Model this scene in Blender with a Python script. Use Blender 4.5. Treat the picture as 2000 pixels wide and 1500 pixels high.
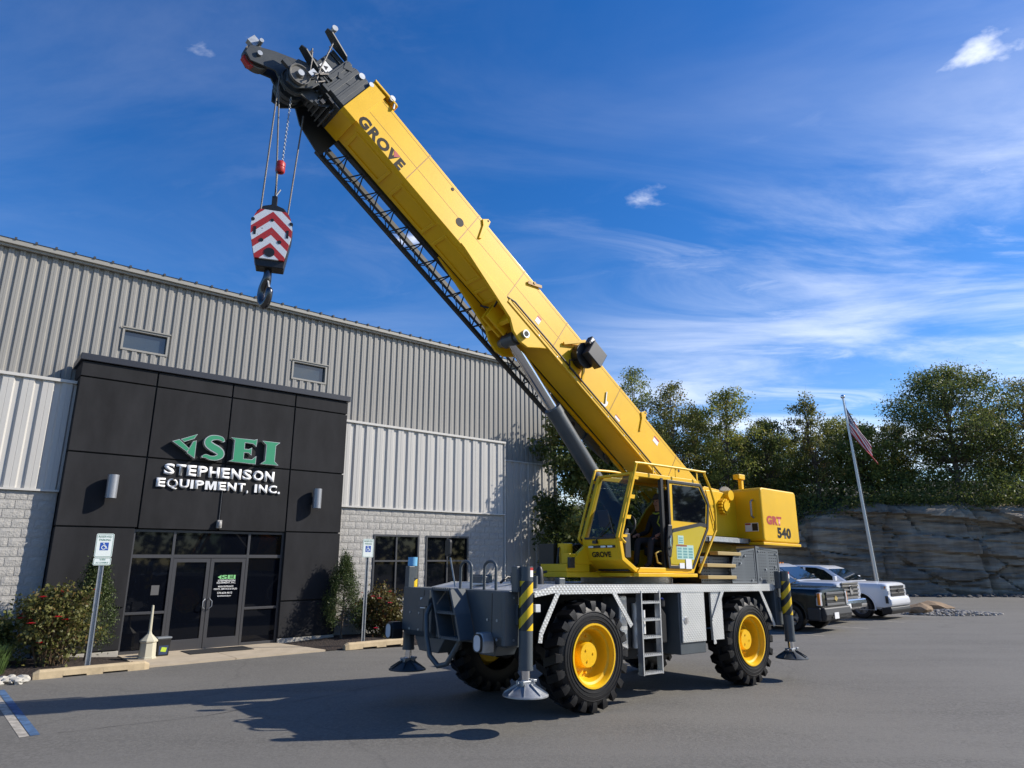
import bpy, bmesh, math, random
import numpy as np
from mathutils import Vector, Matrix, noise
R = math.radians
for o in list(bpy.data.objects): bpy.data.objects.remove(o)
SC = bpy.context.scene
COL = SC.collection
random.seed(7)

# ------------------------------------------------------------------ camera
CAMH, PITCH, ROLL = 2.0, R(15.0), R(0.3)
fw = Vector((0, math.cos(PITCH), math.sin(PITCH))); r0 = Vector((1, 0, 0)); u0 = r0.cross(fw)
rr = r0*math.cos(ROLL) - u0*math.sin(ROLL); uu = u0*math.cos(ROLL) + r0*math.sin(ROLL)
cam = bpy.data.cameras.new('camera'); cam.sensor_width = 36; cam.lens = 1300/2000*36; cam.clip_end = 5000; cam.clip_start = 0.05
camo = bpy.data.objects.new('camera', cam); COL.objects.link(camo)
camo.matrix_world = Matrix(((rr.x, uu.x, -fw.x, 0), (rr.y, uu.y, -fw.y, 0), (rr.z, uu.z, -fw.z, CAMH), (0, 0, 0, 1)))
SC.camera = camo
# ------------------------------------------------------------------ sun and sky
SUN_AZ, SUN_EL = 84.0, 34.0
sd = Vector((math.sin(R(SUN_AZ))*math.cos(R(SUN_EL)), math.cos(R(SUN_AZ))*math.cos(R(SUN_EL)), math.sin(R(SUN_EL))))
sun = bpy.data.lights.new('sun', 'SUN'); sun.energy = 4.6; sun.angle = R(0.55); sun.color = (1.0, 0.93, 0.82)
suno = bpy.data.objects.new('sun', sun); COL.objects.link(suno)
suno.rotation_euler = (-sd).to_track_quat('-Z', 'Y').to_euler(); suno.location = (40, 5, 40)
W = bpy.data.worlds.new('World'); SC.world = W; W.use_nodes = True
wn = W.node_tree.nodes; wl = W.node_tree.links; wn.clear()
def N(t, **kw):
    n = wn.new(t)
    for k, v in kw.items(): setattr(n, k, v)
    return n
sky = N('ShaderNodeTexSky'); sky.sky_type = 'NISHITA'; sky.sun_disc = False
sky.sun_elevation = R(SUN_EL); sky.sun_rotation = R(SUN_AZ); sky.altitude = 300; sky.air_density = 1.0; sky.dust_density = 0.25; sky.ozone_density = 2.6
tc = N('ShaderNodeTexCoord')
sep = N('ShaderNodeSeparateXYZ'); wl.new(tc.outputs['Generated'], sep.inputs[0])
def M(op, a, b=None, clamp=False):
    n = N('ShaderNodeMath', operation=op); n.use_clamp = clamp
    for i, x in enumerate((a, b)):
        if x is None: continue
        if isinstance(x, (int, float)): n.inputs[i].default_value = x
        else: wl.new(x, n.inputs[i])
    return n.outputs[0]
zc = M('MAXIMUM', sep.outputs[2], 0.03)
zd = M('ADD', zc, 0.12)
px = M('DIVIDE', sep.outputs[0], zd); py = M('DIVIDE', sep.outputs[1], zd)
cmb = N('ShaderNodeCombineXYZ'); wl.new(px, cmb.inputs[0]); wl.new(py, cmb.inputs[1])
def noise_w(scale, rot, sx, sy, detail, rough, dist=0.0, off=0.0):
    mp = N('ShaderNodeMapping'); mp.inputs['Rotation'].default_value = (0, 0, R(rot)); mp.inputs['Scale'].default_value = (sx, sy, 1); mp.inputs['Location'].default_value = (off, off*0.7, 0)
    wl.new(cmb.outputs[0], mp.inputs[0])
    nt = N('ShaderNodeTexNoise'); nt.inputs['Scale'].default_value = scale; nt.inputs['Detail'].default_value = detail; nt.inputs['Roughness'].default_value = rough; nt.inputs['Distortion'].default_value = dist
    wl.new(mp.outputs[0], nt.inputs['Vector']); return nt.outputs[0]
def ramp(v, a, b):
    n = N('ShaderNodeMapRange'); n.interpolation_type = 'SMOOTHSTEP'; n.inputs[1].default_value = a; n.inputs[2].default_value = b
    wl.new(v, n.inputs[0]); return n.outputs[0]
cirA = ramp(noise_w(1.1, -28, 0.75, 1.6, 9, 0.62, 0.7, 3.1), 0.38, 0.76)
cirB = ramp(noise_w(2.6, -20, 0.75, 1.45, 9, 0.62, 0.8, 5.7), 0.46, 0.78)
cir = M('MAXIMUM', cirA, M('MULTIPLY', cirB, 0.8))      # wispy cirrus
big = ramp(noise_w(0.45, 10, 0.8, 1.0, 3, 0.5, 0.0, 1.3), 0.40, 0.64)
low = ramp(M('ADD', px, M('MULTIPLY', py, 0.30)), 0.55, 1.9)                  # cirrus field lies to the east, near the horizon
low = M('MULTIPLY', low, M('SUBTRACT', 1.0, M('MULTIPLY', ramp(sep.outputs[2], 0.36, 0.62), 0.8)))
c1 = M('MULTIPLY', cir, M('ADD', M('MULTIPLY', big, 0.10), M('MULTIPLY', low, M('ADD', 0.60, M('MULTIPLY', big, 0.75)))), True)
veil = M('MULTIPLY', ramp(noise_w(0.8, -20, 0.6, 1.2, 6, 0.55, 0.3, 7.7), 0.46, 0.8), 0.10)
puf = ramp(noise_w(3.3, 15, 0.8, 1.1, 7, 0.55, 0.15, 11.0), 0.655, 0.80)
pufm = M('MULTIPLY', puf, 0.75)
cl = M('MAXIMUM', M('ADD', c1, veil), pufm)
cl = M('MULTIPLY', cl, ramp(sep.outputs[2], 0.0, 0.12), True)
mix = N('ShaderNodeMix', data_type='RGBA'); wl.new(cl, mix.inputs[0])
hsv = N('ShaderNodeHueSaturation'); hsv.inputs['Saturation'].default_value = 1.38; hsv.inputs['Value'].default_value = 1.0; hsv.inputs['Hue'].default_value = 0.511
wl.new(sky.outputs[0], hsv.inputs['Color'])
wl.new(hsv.outputs[0], mix.inputs[6]); mix.inputs[7].default_value = (8.0, 8.3, 8.9, 1)
bg = N('ShaderNodeBackground'); bg.inputs[1].default_value = 0.124
wl.new(mix.outputs[2], bg.inputs[0])
wo = N('ShaderNodeOutputWorld'); wl.new(bg.outputs[0], wo.inputs[0])
VS = SC.view_settings; VS.view_transform = 'Standard'; VS.look = 'None'; VS.gamma = 1; VS.use_curve_mapping = False; VS.exposure = 0.42

# ------------------------------------------------------------------ materials
MATS = {}
def mat(name, col, rough=0.6, metal=0.0, var=0.0, vscale=4.0, bump=0.0, bscale=30.0, spec=0.5, coat=0.0, build=None, streak=0.0):
    if name in MATS: return MATS[name]
    m = bpy.data.materials.new(name); m.use_nodes = True; MATS[name] = m
    nt = m.node_tree; b = nt.nodes['Principled BSDF']
    b.inputs['Base Color'].default_value = (*col, 1); b.inputs['Roughness'].default_value = rough; b.inputs['Metallic'].default_value = metal
    b.inputs['Specular IOR Level'].default_value = spec; b.inputs['Coat Weight'].default_value = coat; b.inputs['Coat Roughness'].default_value = 0.08
    t = nt.nodes.new('ShaderNodeTexCoord')
    if var > 0:
        nz = nt.nodes.new('ShaderNodeTexNoise'); nz.inputs['Scale'].default_value = vscale; nz.inputs['Detail'].default_value = 6; nz.inputs['Roughness'].default_value = 0.62
        if streak:
            mp = nt.nodes.new('ShaderNodeMapping'); mp.inputs['Scale'].default_value = (1, 1, streak); nt.links.new(t.outputs['Object'], mp.inputs[0]); nt.links.new(mp.outputs[0], nz.inputs['Vector'])
        else: nt.links.new(t.outputs['Object'], nz.inputs['Vector'])
        mr = nt.nodes.new('ShaderNodeMapRange'); mr.inputs[1].default_value = 0.3; mr.inputs[2].default_value = 0.7; mr.inputs[3].default_value = 1-var; mr.inputs[4].default_value = 1+var
        nt.links.new(nz.outputs[0], mr.inputs[0])
        mx = nt.nodes.new('ShaderNodeVectorMath'); mx.operation = 'SCALE'; mx.inputs[0].default_value = col; nt.links.new(mr.outputs[0], mx.inputs['Scale'])
        nt.links.new(mx.outputs[0], b.inputs['Base Color'])
        m2 = nt.nodes.new('ShaderNodeMapRange'); m2.inputs[3].default_value = max(0.03, rough-0.08); m2.inputs[4].default_value = min(1, rough+0.1); nt.links.new(nz.outputs[0], m2.inputs[0]); nt.links.new(m2.outputs[0], b.inputs['Roughness'])
    if bump > 0:
        n2 = nt.nodes.new('ShaderNodeTexNoise'); n2.inputs['Scale'].default_value = bscale; n2.inputs['Detail'].default_value = 5; nt.links.new(t.outputs['Object'], n2.inputs['Vector'])
        bp = nt.nodes.new('ShaderNodeBump'); bp.inputs['Strength'].default_value = bump; bp.inputs['Distance'].default_value = 0.02; nt.links.new(n2.outputs[0], bp.inputs['Height']); nt.links.new(bp.outputs[0], b.inputs['Normal'])
    if build: build(m, nt, b, t)
    return m
def nd(nt, t, **kw):
    n = nt.nodes.new(t)
    for k, v in kw.items(): setattr(n, k, v)
    return n
def mth(nt, op, a, b=None):
    n = nt.nodes.new('ShaderNodeMath'); n.operation = op
    for i, x in enumerate((a, b)):
        if x is None: continue
        if isinstance(x, (int, float)): n.inputs[i].default_value = x
        else: nt.links.new(x, n.inputs[i])
    return n.outputs[0]
YEL = mat('crane_yellow_paint', (0.79, 0.465, 0.009), 0.42, var=0.10, vscale=0.9, spec=0.3, coat=0.06, bump=0.02, bscale=6)
OLV = mat('door_panel_yellow', (0.50, 0.38, 0.012), 0.25, coat=0.4)
DGR = mat('carrier_grey_paint', (0.062, 0.075, 0.085), 0.42, var=0.10, vscale=3, coat=0.1, bump=0.02, bscale=8)
HGR = mat('boom_head_grey_paint', (0.035, 0.042, 0.047), 0.45, var=0.12, vscale=5)
BLK = mat('black_plastic', (0.012, 0.012, 0.013), 0.45)
RUB = mat('tyre_rubber', (0.008, 0.008, 0.009), 0.5, var=0.25, vscale=7, bump=0.08, bscale=60, spec=0.35)
CHR = mat('polished_steel', (0.72, 0.73, 0.75), 0.12, 1.0)
STL = mat('galvanised_steel', (0.36, 0.38, 0.40), 0.5, 0.85, var=0.15, vscale=14)
ROPE = mat('wire_rope_steel', (0.16, 0.15, 0.14), 0.5, 0.6, bump=0.4, bscale=160)
def _tread(m, nt, b, t):   # raised lens pattern of tread plate
    sp = nd(nt, 'ShaderNodeSeparateXYZ'); nt.links.new(t.outputs['Object'], sp.inputs[0]); k = 2*math.pi/.13
    q = mth(nt, 'ADD', sp.outputs[2], sp.outputs[1])
    h = mth(nt, 'MULTIPLY', mth(nt, 'SINE', mth(nt, 'MULTIPLY', mth(nt, 'ADD', sp.outputs[0], q), k)), mth(nt, 'SINE', mth(nt, 'MULTIPLY', mth(nt, 'SUBTRACT', sp.outputs[0], q), k)))
    h = mth(nt, 'POWER', mth(nt, 'ABSOLUTE', h), 2.0)
    bp = nd(nt, 'ShaderNodeBump'); bp.inputs['Strength'].default_value = 0.45; bp.inputs['Distance'].default_value = 0.007
    nt.links.new(h, bp.inputs['Height']); nt.links.new(bp.outputs[0], b.inputs['Normal'])
    n = nd(nt, 'ShaderNodeTexNoise'); n.inputs['Scale'].default_value = 3.5; n.inputs['Detail'].default_value = 6; nt.links.new(t.outputs['Object'], n.inputs['Vector'])
    r = nd(nt, 'ShaderNodeMapRange'); r.inputs[3].default_value = 0.25; r.inputs[4].default_value = 0.6; nt.links.new(n.outputs[0], r.inputs[0]); nt.links.new(r.outputs[0], b.inputs['Roughness'])
ALU = mat('aluminium_tread_plate', (0.62, 0.62, 0.60), 0.40, 0.6, build=_tread)
LAD = mat('ladder_aluminium', (0.62, 0.63, 0.64), 0.35, 0.8, var=0.1, vscale=12)
PLT = mat('step_plate_grey', (0.10, 0.11, 0.115), 0.65, 0.0, var=0.12, vscale=9, spec=0.25)
WHT = mat('white_vinyl', (0.78, 0.78, 0.77), 0.5)
RED = mat('red_paint', (0.42, 0.022, 0.02), 0.45, var=0.15)
def _glass(name, col, rough=0.03):
    return mat(name, col, rough, spec=0.9, coat=0.3)
GLS = mat('dark_window_glass', (0.003, 0.004, 0.007), 0.03, spec=0.28)
GLB = _glass('upper_window_glass', (0.03, 0.045, 0.06))
def clear_glass(name, tint=(0.55, 0.62, 0.62), fac=0.72):
    m = bpy.data.materials.new(name); m.use_nodes = True; nt = m.node_tree; nt.nodes.clear()
    tr = nd(nt, 'ShaderNodeBsdfTransparent'); tr.inputs[0].default_value = (*tint, 1)
    gl = nd(nt, 'ShaderNodeBsdfGlossy'); gl.inputs['Roughness'].default_value = 0.02
    lw = nd(nt, 'ShaderNodeLayerWeight'); fc = mth(nt, 'ADD', mth(nt, 'MULTIPLY', mth(nt, 'POWER', lw.outputs['Facing'], 4.0), .8), .045)
    mx = nd(nt, 'ShaderNodeMixShader'); nt.links.new(fc, mx.inputs[0]); nt.links.new(tr.outputs[0], mx.inputs[1]); nt.links.new(gl.outputs[0], mx.inputs[2])
    ou = nd(nt, 'ShaderNodeOutputMaterial'); nt.links.new(mx.outputs[0], ou.inputs[0]); return m
CGL = clear_glass('tinted_cab_glass')

# ------------------------------------------------------------------ mesh helpers
def rod_basis(d):
    d = Vector(d).normalized(); a = Vector((0, 0, 1)) if abs(d.z) < 0.9 else Vector((1, 0, 0))
    x = d.cross(a).normalized(); return x, d.cross(x).normalized()
class MB:
    def __init__(s, xf=None): s.v = []; s.f = []; s.xf = xf
    def add(s, vs, fs):
        o = len(s.v)
        if s.xf: vs = [s.xf(p) for p in vs]
        s.v += [tuple(p) for p in vs]; s.f += [tuple(i+o for i in f) for f in fs]; return s
    def box(s, x0, x1, y0, y1, z0, z1):
        return s.add([(x0,y0,z0),(x1,y0,z0),(x1,y1,z0),(x0,y1,z0),(x0,y0,z1),(x1,y0,z1),(x1,y1,z1),(x0,y1,z1)],
                     [(0,3,2,1),(4,5,6,7),(0,1,5,4),(1,2,6,5),(2,3,7,6),(3,0,4,7)])
    def obox(s, c, sz, ax=(1,0,0), up=(0,0,1)):
        x = Vector(ax).normalized(); z = Vector(up); z = (z - x*z.dot(x)).normalized(); y = z.cross(x); c = Vector(c)
        vs = [c + x*(a*sz[0]/2) + y*(b*sz[1]/2) + z*(e*sz[2]/2) for e in (-1,1) for a,b in ((-1,-1),(1,-1),(1,1),(-1,1))]
        return s.add(vs, [(0,3,2,1),(4,5,6,7),(0,1,5,4),(1,2,6,5),(2,3,7,6),(3,0,4,7)])
    def bar(s, p, q, w, h=None, up=(0,0,1)):
        p = Vector(p); q = Vector(q); return s.obox((p+q)/2, ((q-p).length, w, h or w), q-p, up)
    def cyl(s, p, q, r, n=16, r2=None, caps=True):
        p = Vector(p); q = Vector(q); x, y = rod_basis(q-p); r2 = r if r2 is None else r2
        vs = [p + (x*math.cos(2*math.pi*i/n) + y*math.sin(2*math.pi*i/n))*r for i in range(n)] + [q + (x*math.cos(2*math.pi*i/n) + y*math.sin(2*math.pi*i/n))*r2 for i in range(n)]
        fs = [(i, (i+1) % n, n+(i+1) % n, n+i) for i in range(n)]
        if caps: fs += [tuple(range(n-1, -1, -1)), tuple(range(n, 2*n))]
        return s.add(vs, fs)
    def tube(s, pts, r, n=8, closed=False):
        pts = [Vector(p) for p in pts]; m = len(pts); vs = []; fs = []; px_ = None
        rs = r if isinstance(r, (list, tuple)) else [r]*m
        for i, p in enumerate(pts):
            a = pts[(i-1) % m] if (i > 0 or closed) else p; b = pts[(i+1) % m] if (i < m-1 or closed) else p
            d = (b-a).normalized()
            if px_ is None: x, y = rod_basis(d)
            else:
                x = (px_ - d*px_.dot(d)); x = x.normalized() if x.length > 1e-6 else rod_basis(d)[0]; y = d.cross(x)
            px_ = x
            vs += [p + (x*math.cos(2*math.pi*k/n) + y*math.sin(2*math.pi*k/n))*rs[i] for k in range(n)]
        for i in range(m if closed else m-1):
            j = (i+1) % m
            fs += [(i*n+k, i*n+(k+1) % n, j*n+(k+1) % n, j*n+k) for k in range(n)]
        if not closed: fs += [tuple(range(n-1, -1, -1)), tuple(range((m-1)*n, m*n))]
        return s.add(vs, fs)
    def prism(s, poly, a, b, axis='y'):
        n = len(poly)
        P = {'y': lambda p, t: (p[0], t, p[1]), 'x': lambda p, t: (t, p[0], p[1]), 'z': lambda p, t: (p[0], p[1], t)}[axis]
        vs = [P(p, a) for p in poly] + [P(p, b) for p in poly]
        return s.add(vs, [tuple(range(n)), tuple(range(2*n-1, n-1, -1))] + [(i, n+i, n+(i+1) % n, (i+1) % n) for i in range(n)])
    def ring(s, outer, inner, a, b, axis='y'):
        n = len(outer)
        P = {'y': lambda p, t: (p[0], t, p[1]), 'x': lambda p, t: (t, p[0], p[1]), 'z': lambda p, t: (p[0], p[1], t)}[axis]
        vs = [P(p, a) for p in outer] + [P(p, a) for p in inner] + [P(p, b) for p in outer] + [P(p, b) for p in inner]; fs = []
        for i in range(n):
            j = (i+1) % n
            fs += [(i, j, n+j, n+i), (2*n+i, 3*n+i, 3*n+j, 2*n+j), (i, 2*n+i, 2*n+j, j), (n+i, n+j, 3*n+j, 3*n+i)]
        return s.add(vs, fs)
    def lathe(s, prof, c, axis='z', n=32, sgn=1):
        vs = []; fs = []; m = len(prof)
        for i in range(n):
            a = 2*math.pi*i/n; ca, sa = math.cos(a), math.sin(a)
            for r, h in prof:
                h *= sgn
                vs.append({'z': (c[0]+r*ca, c[1]+r*sa, c[2]+h), 'y': (c[0]+r*ca, c[1]+h, c[2]+r*sa), 'x': (c[0]+h, c[1]+r*ca, c[2]+r*sa)}[axis])
        for i in range(n):
            j = (i+1) % n
            fs += [(i*m+k, j*m+k, j*m+k+1, i*m+k+1) for k in range(m-1)]
        return s.add(vs, fs)
    def sphere(s, c, r, n=12, m=8, sc=(1,1,1)):
        pr = [(math.sin(math.pi*k/m), -math.cos(math.pi*k/m)) for k in range(m+1)]; vs = []; fs = []
        for i in range(n):
            a = 2*math.pi*i/n
            for q, h in pr: vs.append((c[0]+r*q*math.cos(a)*sc[0], c[1]+r*q*math.sin(a)*sc[1], c[2]+r*h*sc[2]))
        for i in range(n):
            j = (i+1) % n; fs += [(i*(m+1)+k, j*(m+1)+k, j*(m+1)+k+1, i*(m+1)+k+1) for k in range(m)]
        return s.add(vs, fs)
    def quad(s, a, b, c, d): return s.add([a, b, c, d], [(0, 1, 2, 3)])
    def build(s, name, m, parent=None, smooth=False, bevel=0, fix=True, angle=40):
        me = bpy.data.meshes.new(name); me.from_pydata(s.v, [], s.f); 
        if fix:
            bm = bmesh.new(); bm.from_mesh(me); bmesh.ops.recalc_face_normals(bm, faces=bm.faces); bm.to_mesh(me); bm.free()
        return link(name, me, m, parent, smooth, bevel, angle)
def link(name, me, m, parent=None, smooth=False, bevel=0, angle=40):
    if m is not None:
        for x in (m if isinstance(m, (list, tuple)) else [m]): me.materials.append(x)
    o = bpy.data.objects.new(name, me); COL.objects.link(o)
    if parent: o.parent = parent
    if smooth: me.shade_smooth() if angle >= 180 else (me.shade_smooth(), me.set_sharp_from_angle(angle=R(angle)))
    if bevel:
        b = o.modifiers.new('bevel', 'BEVEL'); b.width = bevel; b.segments = 2; b.limit_method = 'ANGLE'; b.angle_limit = R(35)
    return o
def empty(name, loc=(0,0,0), rot=(0,0,0)):
    o = bpy.data.objects.new(name, None); COL.objects.link(o); o.location = loc; o.rotation_euler = rot; o.empty_display_size = 0.3; return o
def tag(o, label, cat, group=None):
    o['label'] = label; o['category'] = cat
    if group: o['group'] = group
    return o
def struct(o): o['kind'] = 'structure'; return o
def text(name, s, width, height, depth, m, parent, mw, bold=0.02, shear=0.0, spacing=1.0, bbox=None):
    cu = bpy.data.curves.new(name, 'FONT'); cu.body = s; cu.extrude = 0; cu.offset = bold; cu.shear = shear; cu.space_character = spacing; cu.resolution_u = 3
    t = bpy.data.objects.new('tmp', cu); COL.objects.link(t); bpy.context.view_layer.update()
    me = bpy.data.meshes.new_from_object(t.evaluated_get(bpy.context.evaluated_depsgraph_get()))
    bpy.data.objects.remove(t); me.name = name
    co = np.array([v.co[:] for v in me.vertices]); lo = co.min(0); hi = co.max(0)
    nv = [((c[0]-lo[0])/(hi[0]-lo[0])*width, (c[1]-lo[1])/(hi[1]-lo[1])*height, 0) for c in co]
    for v, c in zip(me.vertices, nv): v.co = c
    if depth > 0:
        bm = bmesh.new(); bm.from_mesh(me); bmesh.ops.remove_doubles(bm, verts=bm.verts, dist=1e-4)
        ex = bmesh.ops.extrude_face_region(bm, geom=list(bm.faces)); vs = [g for g in ex['geom'] if isinstance(g, bmesh.types.BMVert)]
        bmesh.ops.translate(bm, verts=vs, vec=(0, 0, depth)); bmesh.ops.recalc_face_normals(bm, faces=bm.faces); bm.to_mesh(me); bm.free()
    me.transform(mw); me.materials.clear()
    return link(name, me, m, parent)
def frame(o, x, y): # matrix with origin o, text x axis, text y axis
    x = Vector(x).normalized(); y = Vector(y).normalized(); z = x.cross(y)
    return Matrix(((x.x, y.x, z.x, o[0]), (x.y, y.y, z.y, o[1]), (x.z, y.z, z.z, o[2]), (0, 0, 0, 1)))
# ================================================================== GROUND
CO = Vector((0.29128, 10.83948, 0)); CU = Vector((math.sin(R(50)), math.cos(R(50)), 0))
def gz(x, y):
    s = (x-CO.x)*CU.x + (y-CO.y)*CU.y; t = min(1, max(0, s/4.2)); return -0.084*t*t*(3-2*t)
def _asph(m, nt, b, t):
    def nz(sc, det, ro=0.6, vec=None):
        n = nd(nt, 'ShaderNodeTexNoise'); n.inputs['Scale'].default_value = sc; n.inputs['Detail'].default_value = det; n.inputs['Roughness'].default_value = ro; nt.links.new(vec or t.outputs['Object'], n.inputs['Vector']); return n.outputs[0]
    mp = nd(nt, 'ShaderNodeMapping'); mp.inputs['Rotation'].default_value = (0, 0, R(-38)); mp.inputs['Scale'].default_value = (0.12, 1.0, 1); nt.links.new(t.outputs['Object'], mp.inputs[0])
    big = nz(0.35, 4); lane = nz(0.9, 5, 0.6, mp.outputs[0]); fine = nz(24, 6, 0.9); mid = nz(14, 4)
    vo = nd(nt, 'ShaderNodeTexVoronoi'); vo.inputs['Scale'].default_value = 34; nt.links.new(t.outputs['Object'], vo.inputs['Vector'])
    st = nd(nt, 'ShaderNodeMapRange'); st.inputs[1].default_value = 0.55; st.inputs[2].default_value = 0.95; nt.links.new(vo.outputs['Color'], st.inputs[0])
    v = mth(nt, 'ADD', mth(nt, 'MULTIPLY', big, 0.35), mth(nt, 'MULTIPLY', lane, 0.5))
    v = mth(nt, 'ADD', v, mth(nt, 'MULTIPLY', mid, 0.25)); v = mth(nt, 'ADD', v, mth(nt, 'MULTIPLY', fine, 0.85)); v = mth(nt, 'ADD', v, mth(nt, 'MULTIPLY', st.outputs[0], 0.40)); v = mth(nt, 'SUBTRACT', v, .13)
    oil = nd(nt, 'ShaderNodeTexNoise'); oil.inputs['Scale'].default_value = .55; oil.inputs['Detail'].default_value = 5; oil.inputs['Roughness'].default_value = .55; nt.links.new(t.outputs['Object'], oil.inputs['Vector']); om = nd(nt, 'ShaderNodeMapRange'); om.inputs[1].default_value = .60; om.inputs[2].default_value = .72; nt.links.new(oil.outputs[0], om.inputs[0]); v = mth(nt, 'SUBTRACT', v, mth(nt, 'MULTIPLY', om.outputs[0], .12))
    # hairline sealed cracks with a course of their own
    cv = nd(nt, 'ShaderNodeTexVoronoi'); cv.feature = 'DISTANCE_TO_EDGE'; cv.inputs['Scale'].default_value = 0.13
    wp = nd(nt, 'ShaderNodeVectorMath'); wp.operation = 'ADD'; nn = nd(nt, 'ShaderNodeTexNoise'); nn.inputs['Scale'].default_value = 0.8; nn.inputs['Detail'].default_value = 6; nt.links.new(t.outputs['Object'], nn.inputs['Vector'])
    nt.links.new(t.outputs['Object'], wp.inputs[0]); nt.links.new(nn.outputs['Color'], wp.inputs[1]); nt.links.new(wp.outputs[0], cv.inputs['Vector'])
    ck = nd(nt, 'ShaderNodeMapRange'); ck.inputs[1].default_value = 0.0; ck.inputs[2].default_value = 0.006; ck.inputs[3].default_value = 0.85; nt.links.new(cv.outputs['Distance'], ck.inputs[0])
    cr = nd(nt, 'ShaderNodeValToRGB'); e = cr.color_ramp.elements; e[0].position = 0.45; e[0].color = (0.046, 0.0435, 0.039, 1); e[1].position = 1.25/1.3; e[1].color = (0.154, 0.146, 0.130, 1)
    nt.links.new(v, cr.inputs[0])
    mx = nd(nt, 'ShaderNodeVectorMath'); mx.operation = 'SCALE'; nt.links.new(cr.outputs[0], mx.inputs[0]); nt.links.new(ck.outputs[0], mx.inputs['Scale']); nt.links.new(mx.outputs[0], b.inputs['Base Color'])
    bp = nd(nt, 'ShaderNodeBump'); bp.inputs['Strength'].default_value = 0.55; bp.inputs['Distance'].default_value = 0.006; nt.links.new(mth(nt, 'ADD', fine, st.outputs[0]), bp.inputs['Height']); nt.links.new(bp.outputs[0], b.inputs['Normal'])
ASPH = mat('asphalt', (0.1, 0.1, 0.1), 0.82, build=_asph)
def sheet(name, x0, x1, y0, y1, nx, ny, zf, m):
    vs = [(x0+(x1-x0)*i/nx, y0+(y1-y0)*j/ny) for j in range(ny+1) for i in range(nx+1)]
    b = MB(); b.add([(x, y, zf(x, y)) for x, y in vs], [(j*(nx+1)+i, j*(nx+1)+i+1, (j+1)*(nx+1)+i+1, (j+1)*(nx+1)+i) for j in range(ny) for i in range(nx)])
    return b.build(name, m, smooth=True, fix=False, angle=180)
struct(sheet('parking_lot', -60, 90, -40, 60, 150, 100, gz, ASPH))
GRS = mat('dry_ground', (0.07, 0.075, 0.035), 0.9, var=0.35, vscale=0.5, bump=0.5, bscale=6)
struct(sheet('ground', -1500, 1500, -1500, 1500, 10, 10, lambda x, y: -0.16, GRS))

# ================================================================== BUILDING
BL = empty('warehouse_building', (-7.38045, 17.07128, 0), (0, 0, R(40.4)))
tag(BL, 'tall grey metal clad warehouse with black entrance block and split face stone base', 'building')
bm_ = BL.matrix_basis
BX = Vector((math.cos(R(40.4)), math.sin(R(40.4)), 0)); BY = Vector((-BX.y, BX.x, 0))
def bw(x, y, z=0): return Vector((-7.38045, 17.07128, 0)) + BX*x + BY*y + Vector((0, 0, z))
TAN = mat('taupe_siding', (0.275, 0.264, 0.242), 0.45, var=0.04, vscale=2, spec=0.4, streak=0.15)
OWH = mat('off_white_siding', (0.49, 0.475, 0.445), 0.42, var=0.04, vscale=2, spec=0.4, streak=0.15)
TRIM = mat('taupe_trim', (0.30, 0.285, 0.25), 0.4)
WTR = mat('off_white_trim', (0.55, 0.53, 0.49), 0.4)
CLAD = mat('charcoal_cladding', (0.025, 0.025, 0.0268), 0.78, var=0.30, vscale=1.6, bump=0.06, bscale=90, streak=0.35, spec=0.12)
CDK = mat('joint_backing_black', (0.012, 0.012, 0.013), 0.8)  # black backing that shows through the cladding joints
CAP = mat('charcoal_cap_metal', (0.03, 0.031, 0.038), 0.35)
FRM = mat('dark_bronze_frame', (0.075, 0.075, 0.080), 0.35, 0.3)
BLOCK = mat('split_face_block', (0.40, 0.384, 0.355), 0.92, var=0.10, vscale=9, bump=0.7, bscale=30)
MORT = mat('mortar', (0.42, 0.40, 0.36), 0.9, var=0.08, vscale=10)
CONC = mat('concrete', (0.40, 0.375, 0.33), 0.85, var=0.12, vscale=3, bump=0.15, bscale=50)
# --- ribbed siding panels (each panel of several ribs its own piece, mesh shared)
def siding_mesh(name, pitch, nribs, z0, z1, top, slope, depth, groove):
    prof = []; x = 0
    for k in range(nribs):
        low = pitch-top-2*slope
        prof += [(x, 0), (x+low*0.5, 0), (x+low*0.5+slope, -depth), (x+low*0.5+slope+top*0.5-groove, -depth), (x+low*0.5+slope+top*0.5, -depth+0.006), (x+low*0.5+slope+top*0.5+groove, -depth), (x+low*0.5+slope+top, -depth), (x+low*0.5+2*slope+top, 0)]
        x += pitch
    prof.append((x, 0)); n = len(prof)
    me = bpy.data.meshes.new(name)
    me.from_pydata([(p[0], p[1], z0) for p in prof] + [(p[0], p[1], z1) for p in prof], [], [(i, i+1, n+i+1, n+i) for i in range(n-1)]); return me
_cache = {}
def siding(x0, x1, y, z0, z1, pitch, nribs, m, kw, holes=()):
    w = pitch*nribs; k = math.floor(x0/w + 1e-6)
    x = x0
    while x < x1 - pitch*0.5:
        n = min(nribs, max(1, round((x1-x)/pitch))); segs = [(z0, z1)]
        for hx0, hx1, hz0, hz1 in holes:
            if x+1e-4 >= hx0 and x+pitch*n <= hx1+1e-4: segs = [(z0, hz0), (hz1, z1)]
        for a, c in segs:
            key = (round(pitch, 4), n, round(a, 3), round(c, 3), m.name)
            if key not in _cache:
                me = siding_mesh('siding_panel', pitch, n, a, c, **kw); me.materials.append(m); _cache[key] = me
            o = bpy.data.objects.new('siding_panel', _cache[key]); COL.objects.link(o); o.parent = BL; o.location = (x, y, 0)
        x += pitch*n
TP = 0.2225
tk = dict(top=0.105, slope=0.022, depth=0.036, groove=0.004); wk = dict(top=0.20, slope=0.035, depth=0.045, groove=0.006)
YM, YW = 1.20, 0.33
wx = [(-2.56, -2.56+5*TP), (1.98, 1.98+5*TP)]
hz = (7.36, 7.95)
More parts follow.
